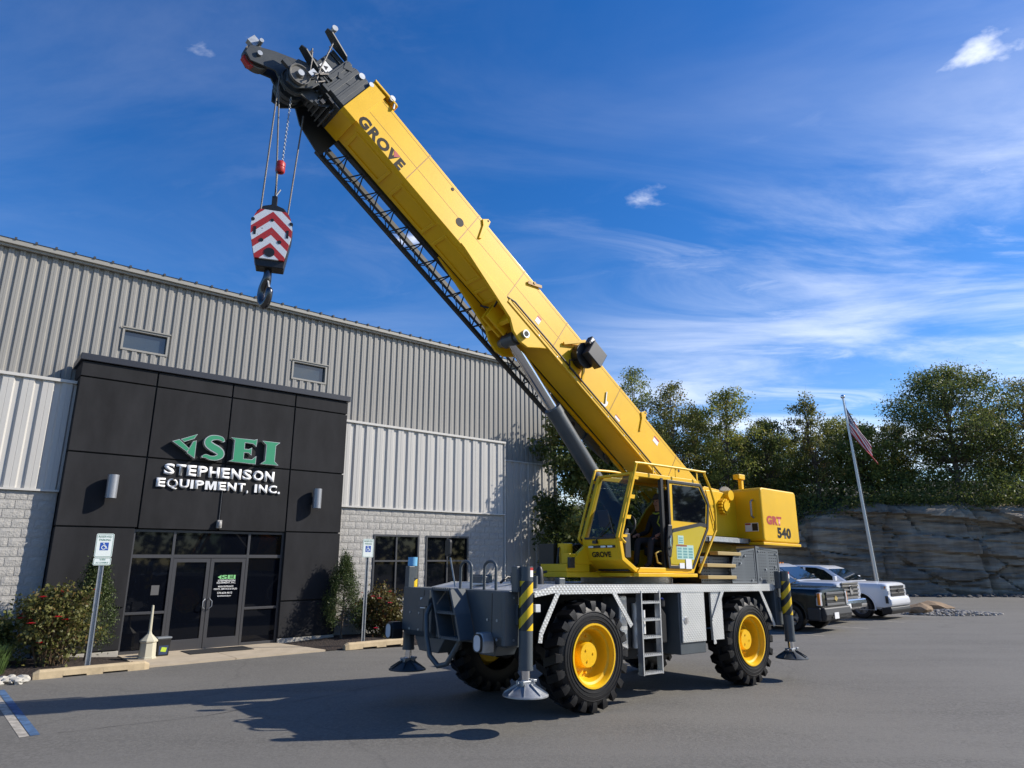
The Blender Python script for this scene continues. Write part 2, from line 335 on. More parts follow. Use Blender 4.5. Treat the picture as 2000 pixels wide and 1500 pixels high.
# tan siding in runs between the windows so a panel never crosses a window
siding(-2.56-8*4*TP, wx[0][0], YM, 6.2, 9.50, TP, 4, TAN, tk)
siding(wx[0][0], wx[0][1], YM, 6.2, 9.50, TP, 5, TAN, tk, [(wx[0][0], wx[0][1], *hz)])
siding(wx[0][1], wx[1][0]-0.01, YM, 6.2, 9.50, (wx[1][0]-wx[0][1])/16, 4, TAN, tk)
siding(wx[1][0], wx[1][1], YM, 6.2, 9.50, TP, 5, TAN, tk, [(wx[1][0], wx[1][1], *hz)])
siding(wx[1][1], 10.2, YM, 6.2, 9.50, (10.2-wx[1][1])/32, 4, TAN, tk)
siding(10.2, 10.2+12*TP, YM, 5.68, 9.50, TP, 4, TAN, tk)
siding(9.6, 10.2-.01, YM, 5.68, 6.2, .2, 3, TAN, tk)
XE = 10.2+12*TP
WP = 0.37
siding(-8.62, -3.44, YW, 3.62, 6.08, WP, 2, OWH, wk)
siding(3.30, 9.56, YW, 3.62, 6.08, (9.56-3.30)/17, 2, OWH, wk)
siding(9.58, XE, YM, -0.15, 5.64, (XE-9.58)/9, 2, OWH, wk)
# core walls, roof, trims
MB().box(-9.7, XE, 1.30, 26, -0.2, 9.42).build('wall_core', mat('wall_core_grey', (0.25, 0.24, 0.22), 0.8), BL)
MB().box(-8.62, -3.46, 0.46, 1.28, -0.2, 6.06).build('lower_wall_core', mat('wall_core_grey', (0.25, 0.24, 0.22), 0.8), BL)
MB().box(3.32, 9.55, 0.46, 1.28, -0.2, 6.06).build('lower_wall_core', mat('wall_core_grey', (0.25, 0.24, 0.22), 0.8), BL)
ro = MB()
ro.add([(-9.75, 0.98, 9.56), (XE+0.08, 0.98, 9.56), (XE+0.08, 14, 10.6), (-9.75, 14, 10.6), (-9.75, 27, 9.56), (XE+0.08, 27, 9.56)], [(0, 1, 2, 3), (3, 2, 5, 4)])
roof = ro.build('roof', TRIM, BL)
for k in range(56):
    x = -9.6 + k*0.41
    if x < XE: 
        s = MB().bar((x, 0.97, 9.575), (x, 13.9, 10.62), 0.05, 0.06).build('roof_seam', mat('roof_seam_dark', (0.05, 0.05, 0.05), 0.5), roof)
MB().box(-9.75, XE+0.06, 1.0, 1.14, 9.44, 9.555).box(-9.75, XE+0.06, 1.07, 1.14, 9.38, 9.44).build('eave_trim', TRIM, BL, bevel=0.006)
MB().box(-8.62, -3.45, 0.24, 1.19, 6.08, 6.15).build('flashing', WTR, BL, bevel=0.005)
MB().box(3.31, 9.60, 0.24, 1.19, 6.08, 6.15).build('flashing', WTR, BL, bevel=0.005)
MB().box(9.556, 9.59, 0.26, 1.19, -0.1, 6.08).build('corner_trim', WTR, BL, bevel=0.004)
MB().box(-8.62, -3.45, 0.25, 0.40, 3.575, 3.62).build('flashing', WTR, BL)
MB().box(3.31, 9.55, 0.25, 0.40, 3.575, 3.62).build('flashing', WTR, BL)
MB().box(9.60, XE, 1.12, 1.21, 5.64, 5.69).build('flashing', WTR, BL)
MB().box(XE-0.005, XE+0.07, 1.10, 1.30, -0.15, 9.44).build('corner_trim', TRIM, BL)
# upper windows
for x0, x1 in wx:
    f = MB().ring([(x0+.0, hz[0]), (x1, hz[0]), (x1, hz[1]), (x0, hz[1])], [(x0+.05, hz[0]+.05), (x1-.05, hz[0]+.05), (x1-.05, hz[1]-.05), (x0+.05, hz[1]-.05)], 1.15, 1.32).build('upper_window', TRIM, BL)
    MB().box(x0+.04, x1-.04, 1.255, 1.265, hz[0]+.04, hz[1]-.04).build('pane', GLB, f)
    MB().box(x0-.03, x1+.03, 1.12, 1.16, hz[1], hz[1]+.03).build('window_hood', TRIM, f)
# --- split-face blocks
bmeshes = []
for k in range(6):
    rnd = random.Random(k); nx, nz_ = 6, 3; vs = []; w, h = 0.385, 0.185
    for j in range(nz_+1):
        for i in range(nx+1):
            e = i in (0, nx) or j in (0, nz_)
            vs.append((w*i/nx, -(0.006 if e else rnd.uniform(0.008, 0.018)), h*j/nz_))
    fs = [(j*(nx+1)+i, j*(nx+1)+i+1, (j+1)*(nx+1)+i+1, (j+1)*(nx+1)+i) for j in range(nz_) for i in range(nx)]
    o = len(vs); vs += [(0, 0.05, 0), (w, 0.05, 0), (w, 0.05, h), (0, 0.05, h)]
    fs += [(o, 0+0, nx*0+0, o)] if False else []
    c = [0, nx, (nz_+1)*(nx+1)-1, nz_*(nx+1)]
    for a in range(4): fs.append((c[a], o+a, o+(a+1) % 4, c[(a+1) % 4]))
    me = bpy.data.meshes.new('block'); me.from_pydata(vs, [], fs); me.materials.append(BLOCK); bmeshes.append(me)
GW = [(4.54, 6.13), (6.38, 8.04)]; GZ = (0.98, 2.83)
far_blocks = MB(); cnt = 0
rb = random.Random(3)
for j in range(18):
    z = -0.02 + j*0.2
    for seg in ((-7.0, -3.46), (3.32, 9.55)):
        x = seg[0] - (0.2 if j % 2 else 0)
        while x < seg[1]:
            a, c = max(x, seg[0]), min(x+0.4, seg[1]); x += 0.4
            spans = [(a, c)]
            if z+0.1 > GZ[0] and z+0.1 < GZ[1]:
                for g0, g1 in GW:
                    spans = [q for s0, s1 in spans for q in ((s0, min(s1, g0)), (max(s0, g1), s1)) if q[1]-q[0] > 0.03]
            for a2, c2 in spans:
                if c2-a2 < 0.05: continue
                seen = cnt < 300 and (seg[0] > 0 and (z > 0.7 or a2 < 4.2) and a2 < 9.4 or seg[0] < 0 and a2 > -5.4 and z > 0.6)
                if seen:
                    o = bpy.data.objects.new('block', rb.choice(bmeshes)); COL.objects.link(o); o.parent = BL; o.location = (a2+.006, .33, z); o.scale = ((c2-a2-.012)/0.385, 1, 1); cnt += 1
                else: far_blocks.box(a2+.006, c2-.006, .31, .36, z, z+.187)
fb = far_blocks.build('block_course', BLOCK, BL); fb['kind'] = 'stuff'
mo = MB().box(3.32, 4.54, .334, .45, -0.1, 3.575).box(8.04, 9.55, .334, .45, -0.1, 3.575).box(6.13, 6.38, .334, .45, -0.1, 3.575)
for g0, g1 in GW: mo.box(g0, g1, .334, .45, -0.1, GZ[0]).box(g0, g1, .334, .45, GZ[1], 3.575)
MB().box(-7.0, -3.46, .334, .45, -0.1, 3.575).build('mortar_bed', MORT, BL)
mo.build('mortar_bed', MORT, BL)
for g0, g1 in GW:
    gm = (g0+g1)/2; zm = 2.06
    f = MB().ring([(g0, GZ[0]), (g1, GZ[0]), (g1, GZ[1]), (g0, GZ[1])], [(g0+.055, GZ[0]+.055), (g1-.055, GZ[0]+.055), (g1-.055, GZ[1]-.055), (g0+.055, GZ[1]-.055)], .30, .42)
    f.box(gm-.025, gm+.025, .32, .41, GZ[0]+.05, GZ[1]-.05).box(g0+.05, gm-.025, .322, .408, zm-.025, zm+.025).box(gm+.025, g1-.05, .322, .408, zm-.025, zm+.025)
    w = f.build('office_window', FRM, BL)
    for a, c in ((g0+.05, gm-.02), (gm+.02, g1-.05)):
        for d, e in ((GZ[0]+.05, zm-.02), (zm+.02, GZ[1]-.05)): MB().box(a, c, .375, .385, d, e).build('pane', GLS, w)
    MB().box(g0-.03, g1+.03, .25, .33, GZ[0]-.06, GZ[0]).build('window_sill', CONC, w)
# --- entrance block
EX = [-3.44, -1.83, -0.01, 1.71, 3.30]
MB().box(EX[0]+.03, EX[4]-.03, 0.055, 1.25, 2.84, 6.62).box(EX[0]+.03, -1.87, .055, 1.25, -0.1, 2.84).box(1.73, EX[4]-.03, .055, 1.25, -0.1, 2.84).build('entrance_core', CDK, BL)
ER = [6.62, 6.235, 4.48, 2.82, 1.05, 0.14]
for r in range(5):
    for c in range(4):
        if r >= 3 and c in (1, 2): continue
        x0, x1 = EX[c], EX[c+1]; z1, z0 = ER[r], ER[r+1]
        if r == 2 and c in (1, 2): z0 = 2.80
        if r >= 3: x1 = min(x1, -1.86) if c == 0 else x1; x0 = max(x0, 1.72) if c == 3 else x0
        MB().box(x0+(.017 if c else 0), x1-(.017 if c < 3 else 0), 0.0, 0.05, z0+.017, z1-.017).build('cladding_panel', CLAD, BL, bevel=0.008)
for sx in (0, 1):
    for r in range(5):
        x0, x1 = (EX[0], EX[0]+.028) if sx == 0 else (EX[4]-.028, EX[4])
        MB().box(x0, x1, 0.056, 0.97, ER[r+1]+.017, ER[r]-.017).build('cladding_panel', CLAD, BL, bevel=0.006)
MB().box(EX[0]-.06, EX[4]+.06, -0.06, 1.10, 6.62, 6.78).build('parapet_cap', CAP, BL, bevel=0.012)
MB().box(EX[0], -1.87, 0.01, 1.0, -0.1, 0.135).box(1.74, EX[4], 0.01, 1.0, -0.1, 0.135).build('concrete_plinth', CONC, BL, bevel=0.01)
# storefront glazing
SX = [-1.86, -0.97, 0.82, 1.71]; yf0, yf1 = 0.10, 0.17
sf = MB()
for x in SX: sf.box(x-.03, x+.03, yf0, yf1, 0, 2.80)
for a, c in ((SX[0], SX[1]), (SX[1], SX[2]), (SX[2], SX[3])):
    sf.box(a+.03, c-.03, yf0+.002, yf1-.002, 2.74, 2.80).box(a+.03, c-.03, yf0+.002, yf1-.002, 2.14, 2.22)
for a, c in ((SX[0], SX[1]), (SX[2], SX[3])):
    sf.box(a+.03, c-.03, yf0+.002, yf1-.002, 0.88, 0.94).box(a+.03, c-.03, yf0+.002, yf1-.002, 0.0, 0.10)
stf = sf.build('storefront_frame', FRM, BL, bevel=0.004)
for a, c in ((SX[0], SX[1]), (SX[2], SX[3])):
    for d, e in ((.09, .89), (.93, 2.15), (2.21, 2.75)): MB().box(a+.02, c-.02, .13, .14, d, e).build('pane', GLS, stf)
MB().box(SX[1]+.02, SX[2]-.02, .13, .14, 2.21, 2.75).build('pane', GLS, stf)
xm = (SX[1]+SX[2])/2
for a, c, sgn in ((SX[1]+.035, xm-.006, 1), (xm+.006, SX[2]-.035, -1)):
    d = MB().ring([(a, .02), (c, .02), (c, 2.13), (a, 2.13)], [(a+.085, .27), (c-.085, .27), (c-.085, 2.04), (a+.085, 2.04)], yf0+.006, yf1-.008).build('door', FRM, BL, bevel=0.003)
    MB().box(a+.08, c-.08, .128, .138, .26, 2.05).build('pane', GLS, d)
    hx = c-.05 if sgn > 0 else a+.05
    MB().tube([(hx, .10, .93), (hx, .05, .95), (hx-sgn*.05, .03, 1.0), (hx-sgn*.05, .03, 1.12), (hx, .05, 1.17), (hx, .10, 1.19)], .011, 8).build('door_handle', STL, d, smooth=True)
dl = d
GRN = mat('sign_green', (0.03, 0.26, 0.13), 0.4); GRL = mat('decal_green', (0.22, 0.55, 0.22), 0.5)
def decal(s, x, z, w, h, m=WHT, bold=0.012): text('lettering', s, w, h, 0, m, dl, frame((x, .1265, z), (1, 0, 0), (0, 0, 1)), bold)
decal('SEI', .235, 1.63, .335, .10, GRL, .03); MB().add([(.14, .1265, 1.68), (.225, .1265, 1.735), (.225, .1265, 1.625)], [(0, 1, 2)]).build('lettering', GRL, dl)
decal('STEPHENSON', .15, 1.572, .42, .046); decal('EQUIPMENT, INC.', .13, 1.52, .46, .044)
decal('MAIN ENTRANCE', .17, 1.435, .37, .04); decal('PARTS, SERVICE & SALES', .075, 1.372, .56, .044)
decal('570-654-4612', .165, 1.28, .36, .046); decal('SEE ENTRANCE BELOW', .175, 1.215, .33, .03)
MB().box(-1.34, -1.17, .1255, .1275, 1.30, 1.52).build('notice_sheet', mat('paper_grey', (.10, .10, .10), .7), stf)
# --- wall sign: arrow logo, SEI, company name
SG = empty('wall_sign', tuple(bw(0, 0, 4.5)), (0, 0, R(40.4)))
tag(SG, 'raised green arrow and SEI lettering over white STEPHENSON EQUIPMENT, INC. on black entrance wall', 'sign')
EDGE = mat('sign_edge_silver', (0.42, 0.45, 0.44), 0.35, 0.4)
def inset_poly(poly, d):
    n = len(poly); out = []; area = sum(poly[i][0]*poly[(i+1) % n][1]-poly[(i+1) % n][0]*poly[i][1] for i in range(n)); sg = 1 if area > 0 else -1
    for i in range(n):
        p0, p1, p2 = (Vector(poly[(i+k) % n]) for k in (-1, 0, 1)); e1 = (p1-p0).normalized(); e2 = (p2-p1).normalized()
        n1 = Vector((-e1.y, e1.x))*sg; n2 = Vector((-e2.y, e2.x))*sg; b = (n1+n2); b = b/max(.3, b.dot(n1)); q = p1+b*d; out.append((q.x, q.y))
    return out
def slab(name, poly, z0=4.5, yb=-0.015, yf=-0.15):
    p = [(x, z-z0) for x, z in poly]
    o = MB().prism(p, yf, yb, 'y').build(name, EDGE, SG)
    cx = sum(q[0] for q in p)/len(p); cz = sum(q[1] for q in p)/len(p)
    q = inset_poly(p, .014); q3 = [(x, yf-.003, z) for x, z in q]
    MB().add(q3, [tuple(range(len(q3)))]).build('letter_face', GRN, o)
    return o
slab('arrow_bar', [(-.79, 5.15), (-1.17, 4.98), (-1.08, 4.92), (-.86, 5.02)])
slab('arrow_bar', [(-1.36, 4.91), (-1.20, 4.975), (-.94, 4.76), (-1.0, 4.68)])
slab('arrow_bar', [(-.80, 4.985), (-.80, 4.53), (-1.0, 4.655), (-.88, 4.96)])
# S: thick-thin stroke
cl_ = [(-.16, 5.02, .025), (-.22, 5.09, .05), (-.33, 5.115, .055), (-.47, 5.09, .07), (-.545, 5.01, .085), (-.53, 4.93, .095), (-.43, 4.86, .10), (-.30, 4.80, .10), (-.215, 4.73, .09), (-.225, 4.65, .08), (-.33, 4.59, .06), (-.46, 4.585, .05), (-.57, 4.62, .045), (-.66, 4.585, .02)]
cl_ = [(x+.02, z, w) for x, z, w in cl_]
def smooth_path(pts, k=4):
    out = []
    for i in range(len(pts)-1):
        p0 = pts[max(i-1, 0)]; p1 = pts[i]; p2 = pts[i+1]; p3 = pts[min(i+2, len(pts)-1)]
        for s in range(k):
            t = s/k; out.append(tuple(0.5*((2*b)+(c-a)*t+(2*a-5*b+4*c-d)*t*t+(3*b-a-3*c+d)*t**3) for a, b, c, d in zip(p0, p1, p2, p3)))
    out.append(pts[-1]); return out
sp = smooth_path(cl_, 3); L_, Rr = [], []
for i, (x, z, w) in enumerate(sp):
    a = sp[max(0, i-1)]; b = sp[min(len(sp)-1, i+1)]; d = Vector((b[0]-a[0], b[1]-a[1])).normalized(); n = Vector((-d.y, d.x))
    L_.append((x+n.x*w*1.05, z+n.y*w*1.05)); Rr.append((x-n.x*w*1.05, z-n.y*w*1.05))
def strip_letter(L_, Rr):
    yf, yb = -0.15, -0.015; n = len(L_); vs = [(x, yf, z-4.5) for x, z in L_+Rr] + [(x, yb, z-4.5) for x, z in L_+Rr]; fs = []
    for i in range(n-1): fs += [(i, i+1, n+i+1, n+i), (i, 2*n+i, 2*n+i+1, i+1), (n+i, n+i+1, 3*n+i+1, 3*n+i)]
    fs += [(0, n, 3*n, 2*n), (n-1, 3*n-1, 4*n-1, 2*n-1)]
    o = MB().add(vs, fs).build('letter', EDGE, SG)
    li = [(a[0]*.87+b[0]*.13, a[1]*.87+b[1]*.13) for a, b in zip(L_, Rr)]; ri = [(a[0]*.13+b[0]*.87, a[1]*.13+b[1]*.87) for a, b in zip(L_, Rr)]
    MB().add([(x, yf-.003, z-4.5) for x, z in li+ri], [(i, i+1, n+i+1, n+i) for i in range(1, n-2)]).build('letter_face', GRN, o)
strip_letter(L_, Rr)
slab('letter', [(.02, 5.16), (.62, 5.16), (.70, 5.19), (.69, 4.98), (.60, 5.05), (.39, 5.06), (.39, 4.90), (.50, 4.90), (.58, 4.95), (.58, 4.74), (.50, 4.80), (.39, 4.80), (.39, 4.64), (.60, 4.64), (.71, 4.74), (.71, 4.52), (.02, 4.54), (.12, 4.60), (.12, 5.10)])
slab('letter', [(.83, 5.16), (1.32, 5.16), (1.21, 5.06), (1.21, 4.64), (1.32, 4.54), (.83, 4.54), (.95, 4.64), (.95, 5.06)])
WS = mat('sign_white', (0.80, 0.80, 0.80), 0.5)
def row(s, x0, x1, z0, z1):
    # each character its own raised letter; widths follow the font's advance
    wds = {'I': .42, ',': .36, '.': .36, ' ': .42, 'M': 1.18, 'Q': 1.08, 'O': 1.06, 'N': 1.0, 'U': .98, 'E': .86, 'T': .86, 'P': .9, 'H': 1.0, 'S': .92, 'C': .98}
    tot = sum(wds[c] for c in s); k = (x1-x0)/tot; x = x0
    for c in s:
        w = wds[c]*k
        if c == ',': text('letter', c, w*.5, .09, .03, WS, SG, frame((x+w*.2, -.015, z0-4.5-.05), (1, 0, 0), (0, 0, 1)), .05)
        elif c == '.': MB().box(x+w*.2, x+w*.2+.055, -.045, -.015, z0-4.5, z0-4.5+.055).build('letter', WS, SG)
        elif c == 'I': MB().box(x+w*.2, x+w*.8, -.045, -.015, z0-4.5, z1-4.5).build('letter', WS, SG)
        elif c == 'M': MB().prism([(x+w*(.06+.88*a), z0-4.5+(z1-z0)*e) for a, e in ((0, 0), (0, 1), (.33, 1), (.5, .38), (.67, 1), (1, 1), (1, 0), (.77, 0), (.77, .70), (.58, 0), (.42, 0), (.23, .70), (.23, 0))], -.045, -.015).build('letter', WS, SG)
        elif c != ' ':
            dq = .045 if c == 'Q' else 0
            text('letter', c, w*.88, z1-z0+dq, .03, WS, SG, frame((x+w*.06, -.015, z0-4.5-dq), (1, 0, 0), (0, 0, 1)), .018 if c in 'MQ' else .04)
        x += w
row('STEPHENSON', -1.45, 1.29, 4.105, 4.375); row('EQUIPMENT, INC.', -1.58, 1.48, 3.80, 4.015)
# --- wall lamps
def sconce(x, label):
    o = empty('wall_lamp', tuple(bw(x, 0, 3.46)), (0, 0, R(40.4))); tag(o, label, 'lamp', 'wall lamps on the entrance block')
    MB().cyl((0, -.19, 0), (0, -.19, .53), .115, 24).build('lamp_housing', mat('lamp_grey', (.30, .31, .33), .4, .5), o, smooth=True)
    MB().box(-.05, .05, -.10, 0, .20, .34).build('lamp_bracket', FRM, o)
sconce(-2.50, 'grey cylinder wall lamp left of the SEI lettering'); sconce(2.46, 'grey cylinder wall lamp right of the SEI lettering')
fl = empty('emergency_lamp', tuple(bw(-.02, 0, 2.86)), (0, 0, R(40.4))); tag(fl, 'small weatherproof lamp with conduit centred above the glass doors', 'lamp')
MB().box(-.055, .055, -.10, 0, 0, .20).sphere((0, -.10, .10), .06, 12, 8, (.9, .8, 1.4)).build('lamp_housing', mat('lamp_putty', (.35, .34, .32), .5), fl, bevel=.01)
MB().cyl((0, -.02, .20), (0, -.02, .98), .012, 8).build('conduit', FRM, fl)

# ================================================================== ENTRANCE FORECOURT
def bsheet(name, poly, z, m, thick=0):
    b = MB(); pts = [bw(x, y, z) for x, y in poly]; 
    if thick: b.prism([(p.x, p.y) for p in pts], z-thick, z, 'z')
    else: b.add(pts, [tuple(range(len(pts)))])
    return b.build(name, m)
for a, c in ((-1.86, -.02), (-.005, 1.74)):   # two slabs with a joint
    k = .3/3.6
    WALK = mat('tan_concrete', (.44, .365, .265), .85, var=.12, vscale=2.5, bump=.15, bscale=50)
    struct(bsheet('sidewalk', [(a, 0.12), (c, 0.12), (c*1.16+.03 if c > 1 else c, -2.15), (a, -2.15)], 0.035, WALK, .12))
def _mulch(m, nt, b, t):
    v = nd(nt, 'ShaderNodeTexVoronoi'); v.inputs['Scale'].default_value = 38; mp = nd(nt, 'ShaderNodeMapping'); mp.inputs['Scale'].default_value = (1, .35, 1); nt.links.new(t.outputs['Object'], mp.inputs[0]); nt.links.new(mp.outputs[0], v.inputs['Vector'])
    cr = nd(nt, 'ShaderNodeValToRGB'); e = cr.color_ramp.elements; e[0].color = (.008, .006, .005, 1); e[1].color = (.05, .032, .024, 1); nt.links.new(v.outputs['Color'], cr.inputs[0]); nt.links.new(cr.outputs[0], b.inputs['Base Color'])
    bp = nd(nt, 'ShaderNodeBump'); bp.inputs['Strength'].default_value = 1; bp.inputs['Distance'].default_value = .03; nt.links.new(v.outputs['Distance'], bp.inputs['Height']); nt.links.new(bp.outputs[0], b.inputs['Normal'])
MUL = mat('dark_mulch', (.03, .02, .015), .95, build=_mulch)
def bed(name, x0, x1, y0, y1, taper=0):
    nx, ny = 24, 14; b = MB(); vs = []
    for j in range(ny+1):
        for i in range(nx+1):
            fx, fy = i/nx, j/ny; x = x0+(x1-x0)*fx; y = y0+(y1-y0)*fy
            if taper: x += taper*(1-fy)*(1-fx)
            e = min(fx, 1-fx, fy*1.5, 1)*4; e = min(1, max(0, e))
            p = bw(x, y); vs.append((p.x, p.y, gz(p.x, p.y)+.012+.10*e+.03*noise.noise(Vector((x*3, y*3, 0)))*e))
    b.add(vs, [(j*(nx+1)+i, j*(nx+1)+i+1, (j+1)*(nx+1)+i+1, (j+1)*(nx+1)+i) for j in range(ny) for i in range(nx)])
    return struct(b.build(name, MUL, smooth=True, fix=False, angle=180))
bed('mulch_bed', -6.8, -1.87, -2.14, .33); bed('mulch_bed', 1.75, 9.5, -2.14, .33, .32)
STOP = mat('weathered_tan_concrete', (.46, .36, .22), .85, var=.16, vscale=5, bump=.2, bscale=40)
def wheel_stop(x0, x1, y, label):
    b = MB(bw if False else None); pr = [(-.10, .0), (.10, .0), (.085, .12), (.05, .155), (-.05, .155), (-.085, .12)]
    o = empty('kerb_stop', tuple(bw(x0, y, 0)), (0, 0, R(40.4))); tag(o, label, 'kerb stop', 'concrete kerb stops before the planting beds')
    L = x1-x0; segs = [(0, .32), (.32, .36*L), (.36*L, .62*L), (.62*L, L-.32), (L-.32, L)]
    b = MB()
    n = len(pr); xs = [0, .10, .36*L-.001, .36*L, .60*L, .60*L+.001, L-.10, L]
    # body with two drainage slots on its underside
    def sec(x, zl, k): return [(x, p[0]*k, max(p[1]*k, zl)) for p in pr]
    secs = [(0, 0, .72), (.09, 0, 1), (.24*L, 0, 1), (.241*L, .03, 1), (.44*L, .03, 1), (.441*L, 0, 1), (.58*L, 0, 1), (.581*L, .03, 1), (.80*L, .03, 1), (.801*L, 0, 1), (L-.09, 0, 1), (L, 0, .72)]
    vs = []; fs = []
    for i, s in enumerate(secs):
        vs += sec(*s)
        if i: fs += [((i-1)*n+k, (i-1)*n+(k+1) % n, i*n+(k+1) % n, i*n+k) for k in range(n)]
    fs += [tuple(range(n)), tuple(range((len(secs)-1)*n, len(secs)*n))]
    b.add(vs, fs).build('concrete_body', STOP, o, bevel=.012)
    for k in (.16, .84): MB().cyl((L*k, 0, .15), (L*k, 0, .162), .014, 8).build('anchor_pin', mat('rusty_steel', (.12, .06, .03), .8), o)
wheel_stop(-3.66, -1.76, -2.28, 'tan concrete kerb stop below the rose bush and van accessible sign')
wheel_stop(2.48, 4.36, -2.24, 'tan concrete kerb stop beside the front of the crane')
# parking signs
BLU = mat('sign_blue', (.012, .07, .36), .45); SGW = mat('sign_reflective_white', (.70, .76, .74), .4); SGG = mat('sign_letter_green', (.03, .17, .11), .5)
def rrect(w, h, r, cx=0, cz=0, k=4):
    out = []
    for sx, sz, a0 in ((1, 1, 0), (-1, 1, 90), (-1, -1, 180), (1, -1, 270)):
        for i in range(k+1): a = R(a0+90*i/k); out.append((cx+sx*(w/2-r)+r*math.cos(a), cz+sz*(h/2-r)+r*math.sin(a)))
    return out
def parking_sign(x, lean, van, label):
    o = empty('parking_sign', tuple(bw(x, -2.02, 0)), (0, R(lean), R(40.4))); tag(o, label, 'sign', 'reserved parking signs')
    b = MB().box(-.032, .032, -.004, .0, -.05, 2.58).box(-.032, -.026, -.035, -.004, -.05, 2.58).box(.026, .032, -.035, -.004, -.05, 2.58).box(-.046, -.032, -.036, -.030, -.05, 2.58).box(.032, .046, -.036, -.030, -.05, 2.58)
    b.build('post', STL, o)
    def plate(cz, h):
        p = MB().prism(rrect(.31, h, .03, 0, cz), -.048, -.042, 'y').build('sign_plate', SGW, o)
        MB().ring(rrect(.29, h-.02, .025, 0, cz), rrect(.278, h-.032, .02, 0, cz), -.0500, -.0490, 'y').build('border', SGG, p); return p
    p = plate(2.37, .46)
    fx = lambda s, w, h, x, z, q, bold=.004: text('lettering', s, w, h, 0, SGG, q, frame((x, -.0502, z), (1, 0, 0), (0, 0, 1)), bold)
    fx('RESERVED', .235, .042, -.118, 2.52, p); fx('PARKING', .20, .042, -.10, 2.455, p)
    MB().box(-.075, .075, -.0505, -.049, 2.275, 2.425).build('wheelchair_symbol', BLU, p)
    s = MB(); c = (-.008, 2.33)
    s.ring([(c[0]+.042*math.cos(R(a)), c[1]+.042*math.sin(R(a))) for a in range(0, 360, 20)], [(c[0]+.03*math.cos(R(a)), c[1]+.03*math.sin(R(a))) for a in range(0, 360, 20)], -.0520, -.0510)
    s.prism([(-.012+.012*math.cos(R(a)), 2.408+.012*math.sin(R(a))) for a in range(0, 360, 30)], -.0520, -.0510)
    s.prism([(-.016, 2.393), (-.004, 2.393), (.0, 2.345), (.028, 2.345), (.046, 2.30), (.06, 2.306), (.055, 2.318), (.05, 2.314), (.036, 2.357), (.006, 2.357), (.0045, 2.372), (.024, 2.372), (.024, 2.38), (-.012, 2.38)], -.0524, -.0514)
    s.build('wheelchair_symbol', SGW, p)
    if van:
        q = plate(2.06, .15); fx('VAN', .10, .04, -.05, 2.075, q); fx('ACCESSIBLE', .22, .03, -.11, 2.02, q)
parking_sign(-2.78, -.4, True, 'reserved parking sign with van accessible plate among the roses')
parking_sign(3.07, .3, False, 'reserved parking sign without lower plate, standing by the office windows')
# smokers' post and salt bucket
BEI = mat('beige_plastic', (.50, .47, .36), .5)
o = empty('smokers_post', tuple(bw(-1.49, -.9, .035)), (0, 0, R(60))); tag(o, 'beige octagonal cigarette receptacle with long neck beside the doors', 'ash bin')
MB().lathe([(0, 0), (.19, 0), (.19, .03), (.172, .04), (.16, .33), (.185, .34), (.185, .37), (.05, .50), (.035, .55), (.026, 1.05), (.022, 1.09), (0, 1.095)], (0, 0, 0), 'z', 8).build('receptacle', BEI, o)
o = empty('salt_bucket', tuple(bw(-1.14, -.62, .035)), (0, 0, R(46))); tag(o, 'small black bucket with grey lid and coloured label beside the ash bin', 'bucket')
MB().add([(-.12, -.10, 0), (.12, -.10, 0), (.12, .10, 0), (-.12, .10, 0), (-.145, -.12, .36), (.145, -.12, .36), (.145, .12, .36), (-.145, .12, .36)], [(0, 3, 2, 1), (4, 5, 6, 7), (0, 1, 5, 4), (1, 2, 6, 5), (2, 3, 7, 6), (3, 0, 4, 7)]).build('bucket_body', BLK, o, bevel=.012)
MB().box(-.155, .155, -.13, .13, .36, .395).build('lid', mat('lid_grey', (.18, .2, .22), .4), o, bevel=.01)
p = MB().add([(-.09, -.1045, .03), (.09, -.1045, .03), (.10, -.1165, .22), (-.10, -.1165, .22)], [(0, 1, 2, 3)]).build('bucket_label', mat('label_navy', (.02, .04, .10), .5), o)
MB().add([(-.06, -.1105, .10), (.05, -.1105, .08), (.07, -.1165, .17), (-.04, -.1165, .19)], [(0, 1, 2, 3)]).build('label_flash', mat('label_lime', (.45, .6, .05), .5), p)
o = tag(bsheet('door_mat', [(-.60, -.12), (.82, -.12), (.82, -.92), (-.60, -.92)], .047, mat('black_mat', (.015, .015, .016), .95, bump=.6, bscale=70), .010), 'thin black mat on the concrete before the glass doors', 'mat')
# painted bay lines
PBL = mat('worn_blue_paint', (.055, .115, .22), .8, var=.5, vscale=6); PWH = mat('worn_white_paint', (.36, .33, .28), .85, var=.45, vscale=6)
def strip(name, pts, z, m):
    b = MB(); b.add([(x, y, gz(x, y)+z) for x, y in pts], [tuple(range(len(pts)))]); return struct(b.build(name, m))
q = [bw(-4.22, -3.2), bw(-4.12, -3.2), bw(-4.05, -7.25), bw(-4.15, -7.25)]; strip('painted_line', [(v.x, v.y) for v in q], .004, PBL)
q = [bw(-4.34, -3.2), bw(-4.235, -3.2), bw(-4.16, -7.25), bw(-4.26, -7.25)]; strip('painted_line', [(v.x, v.y) for v in q], .004, PWH)

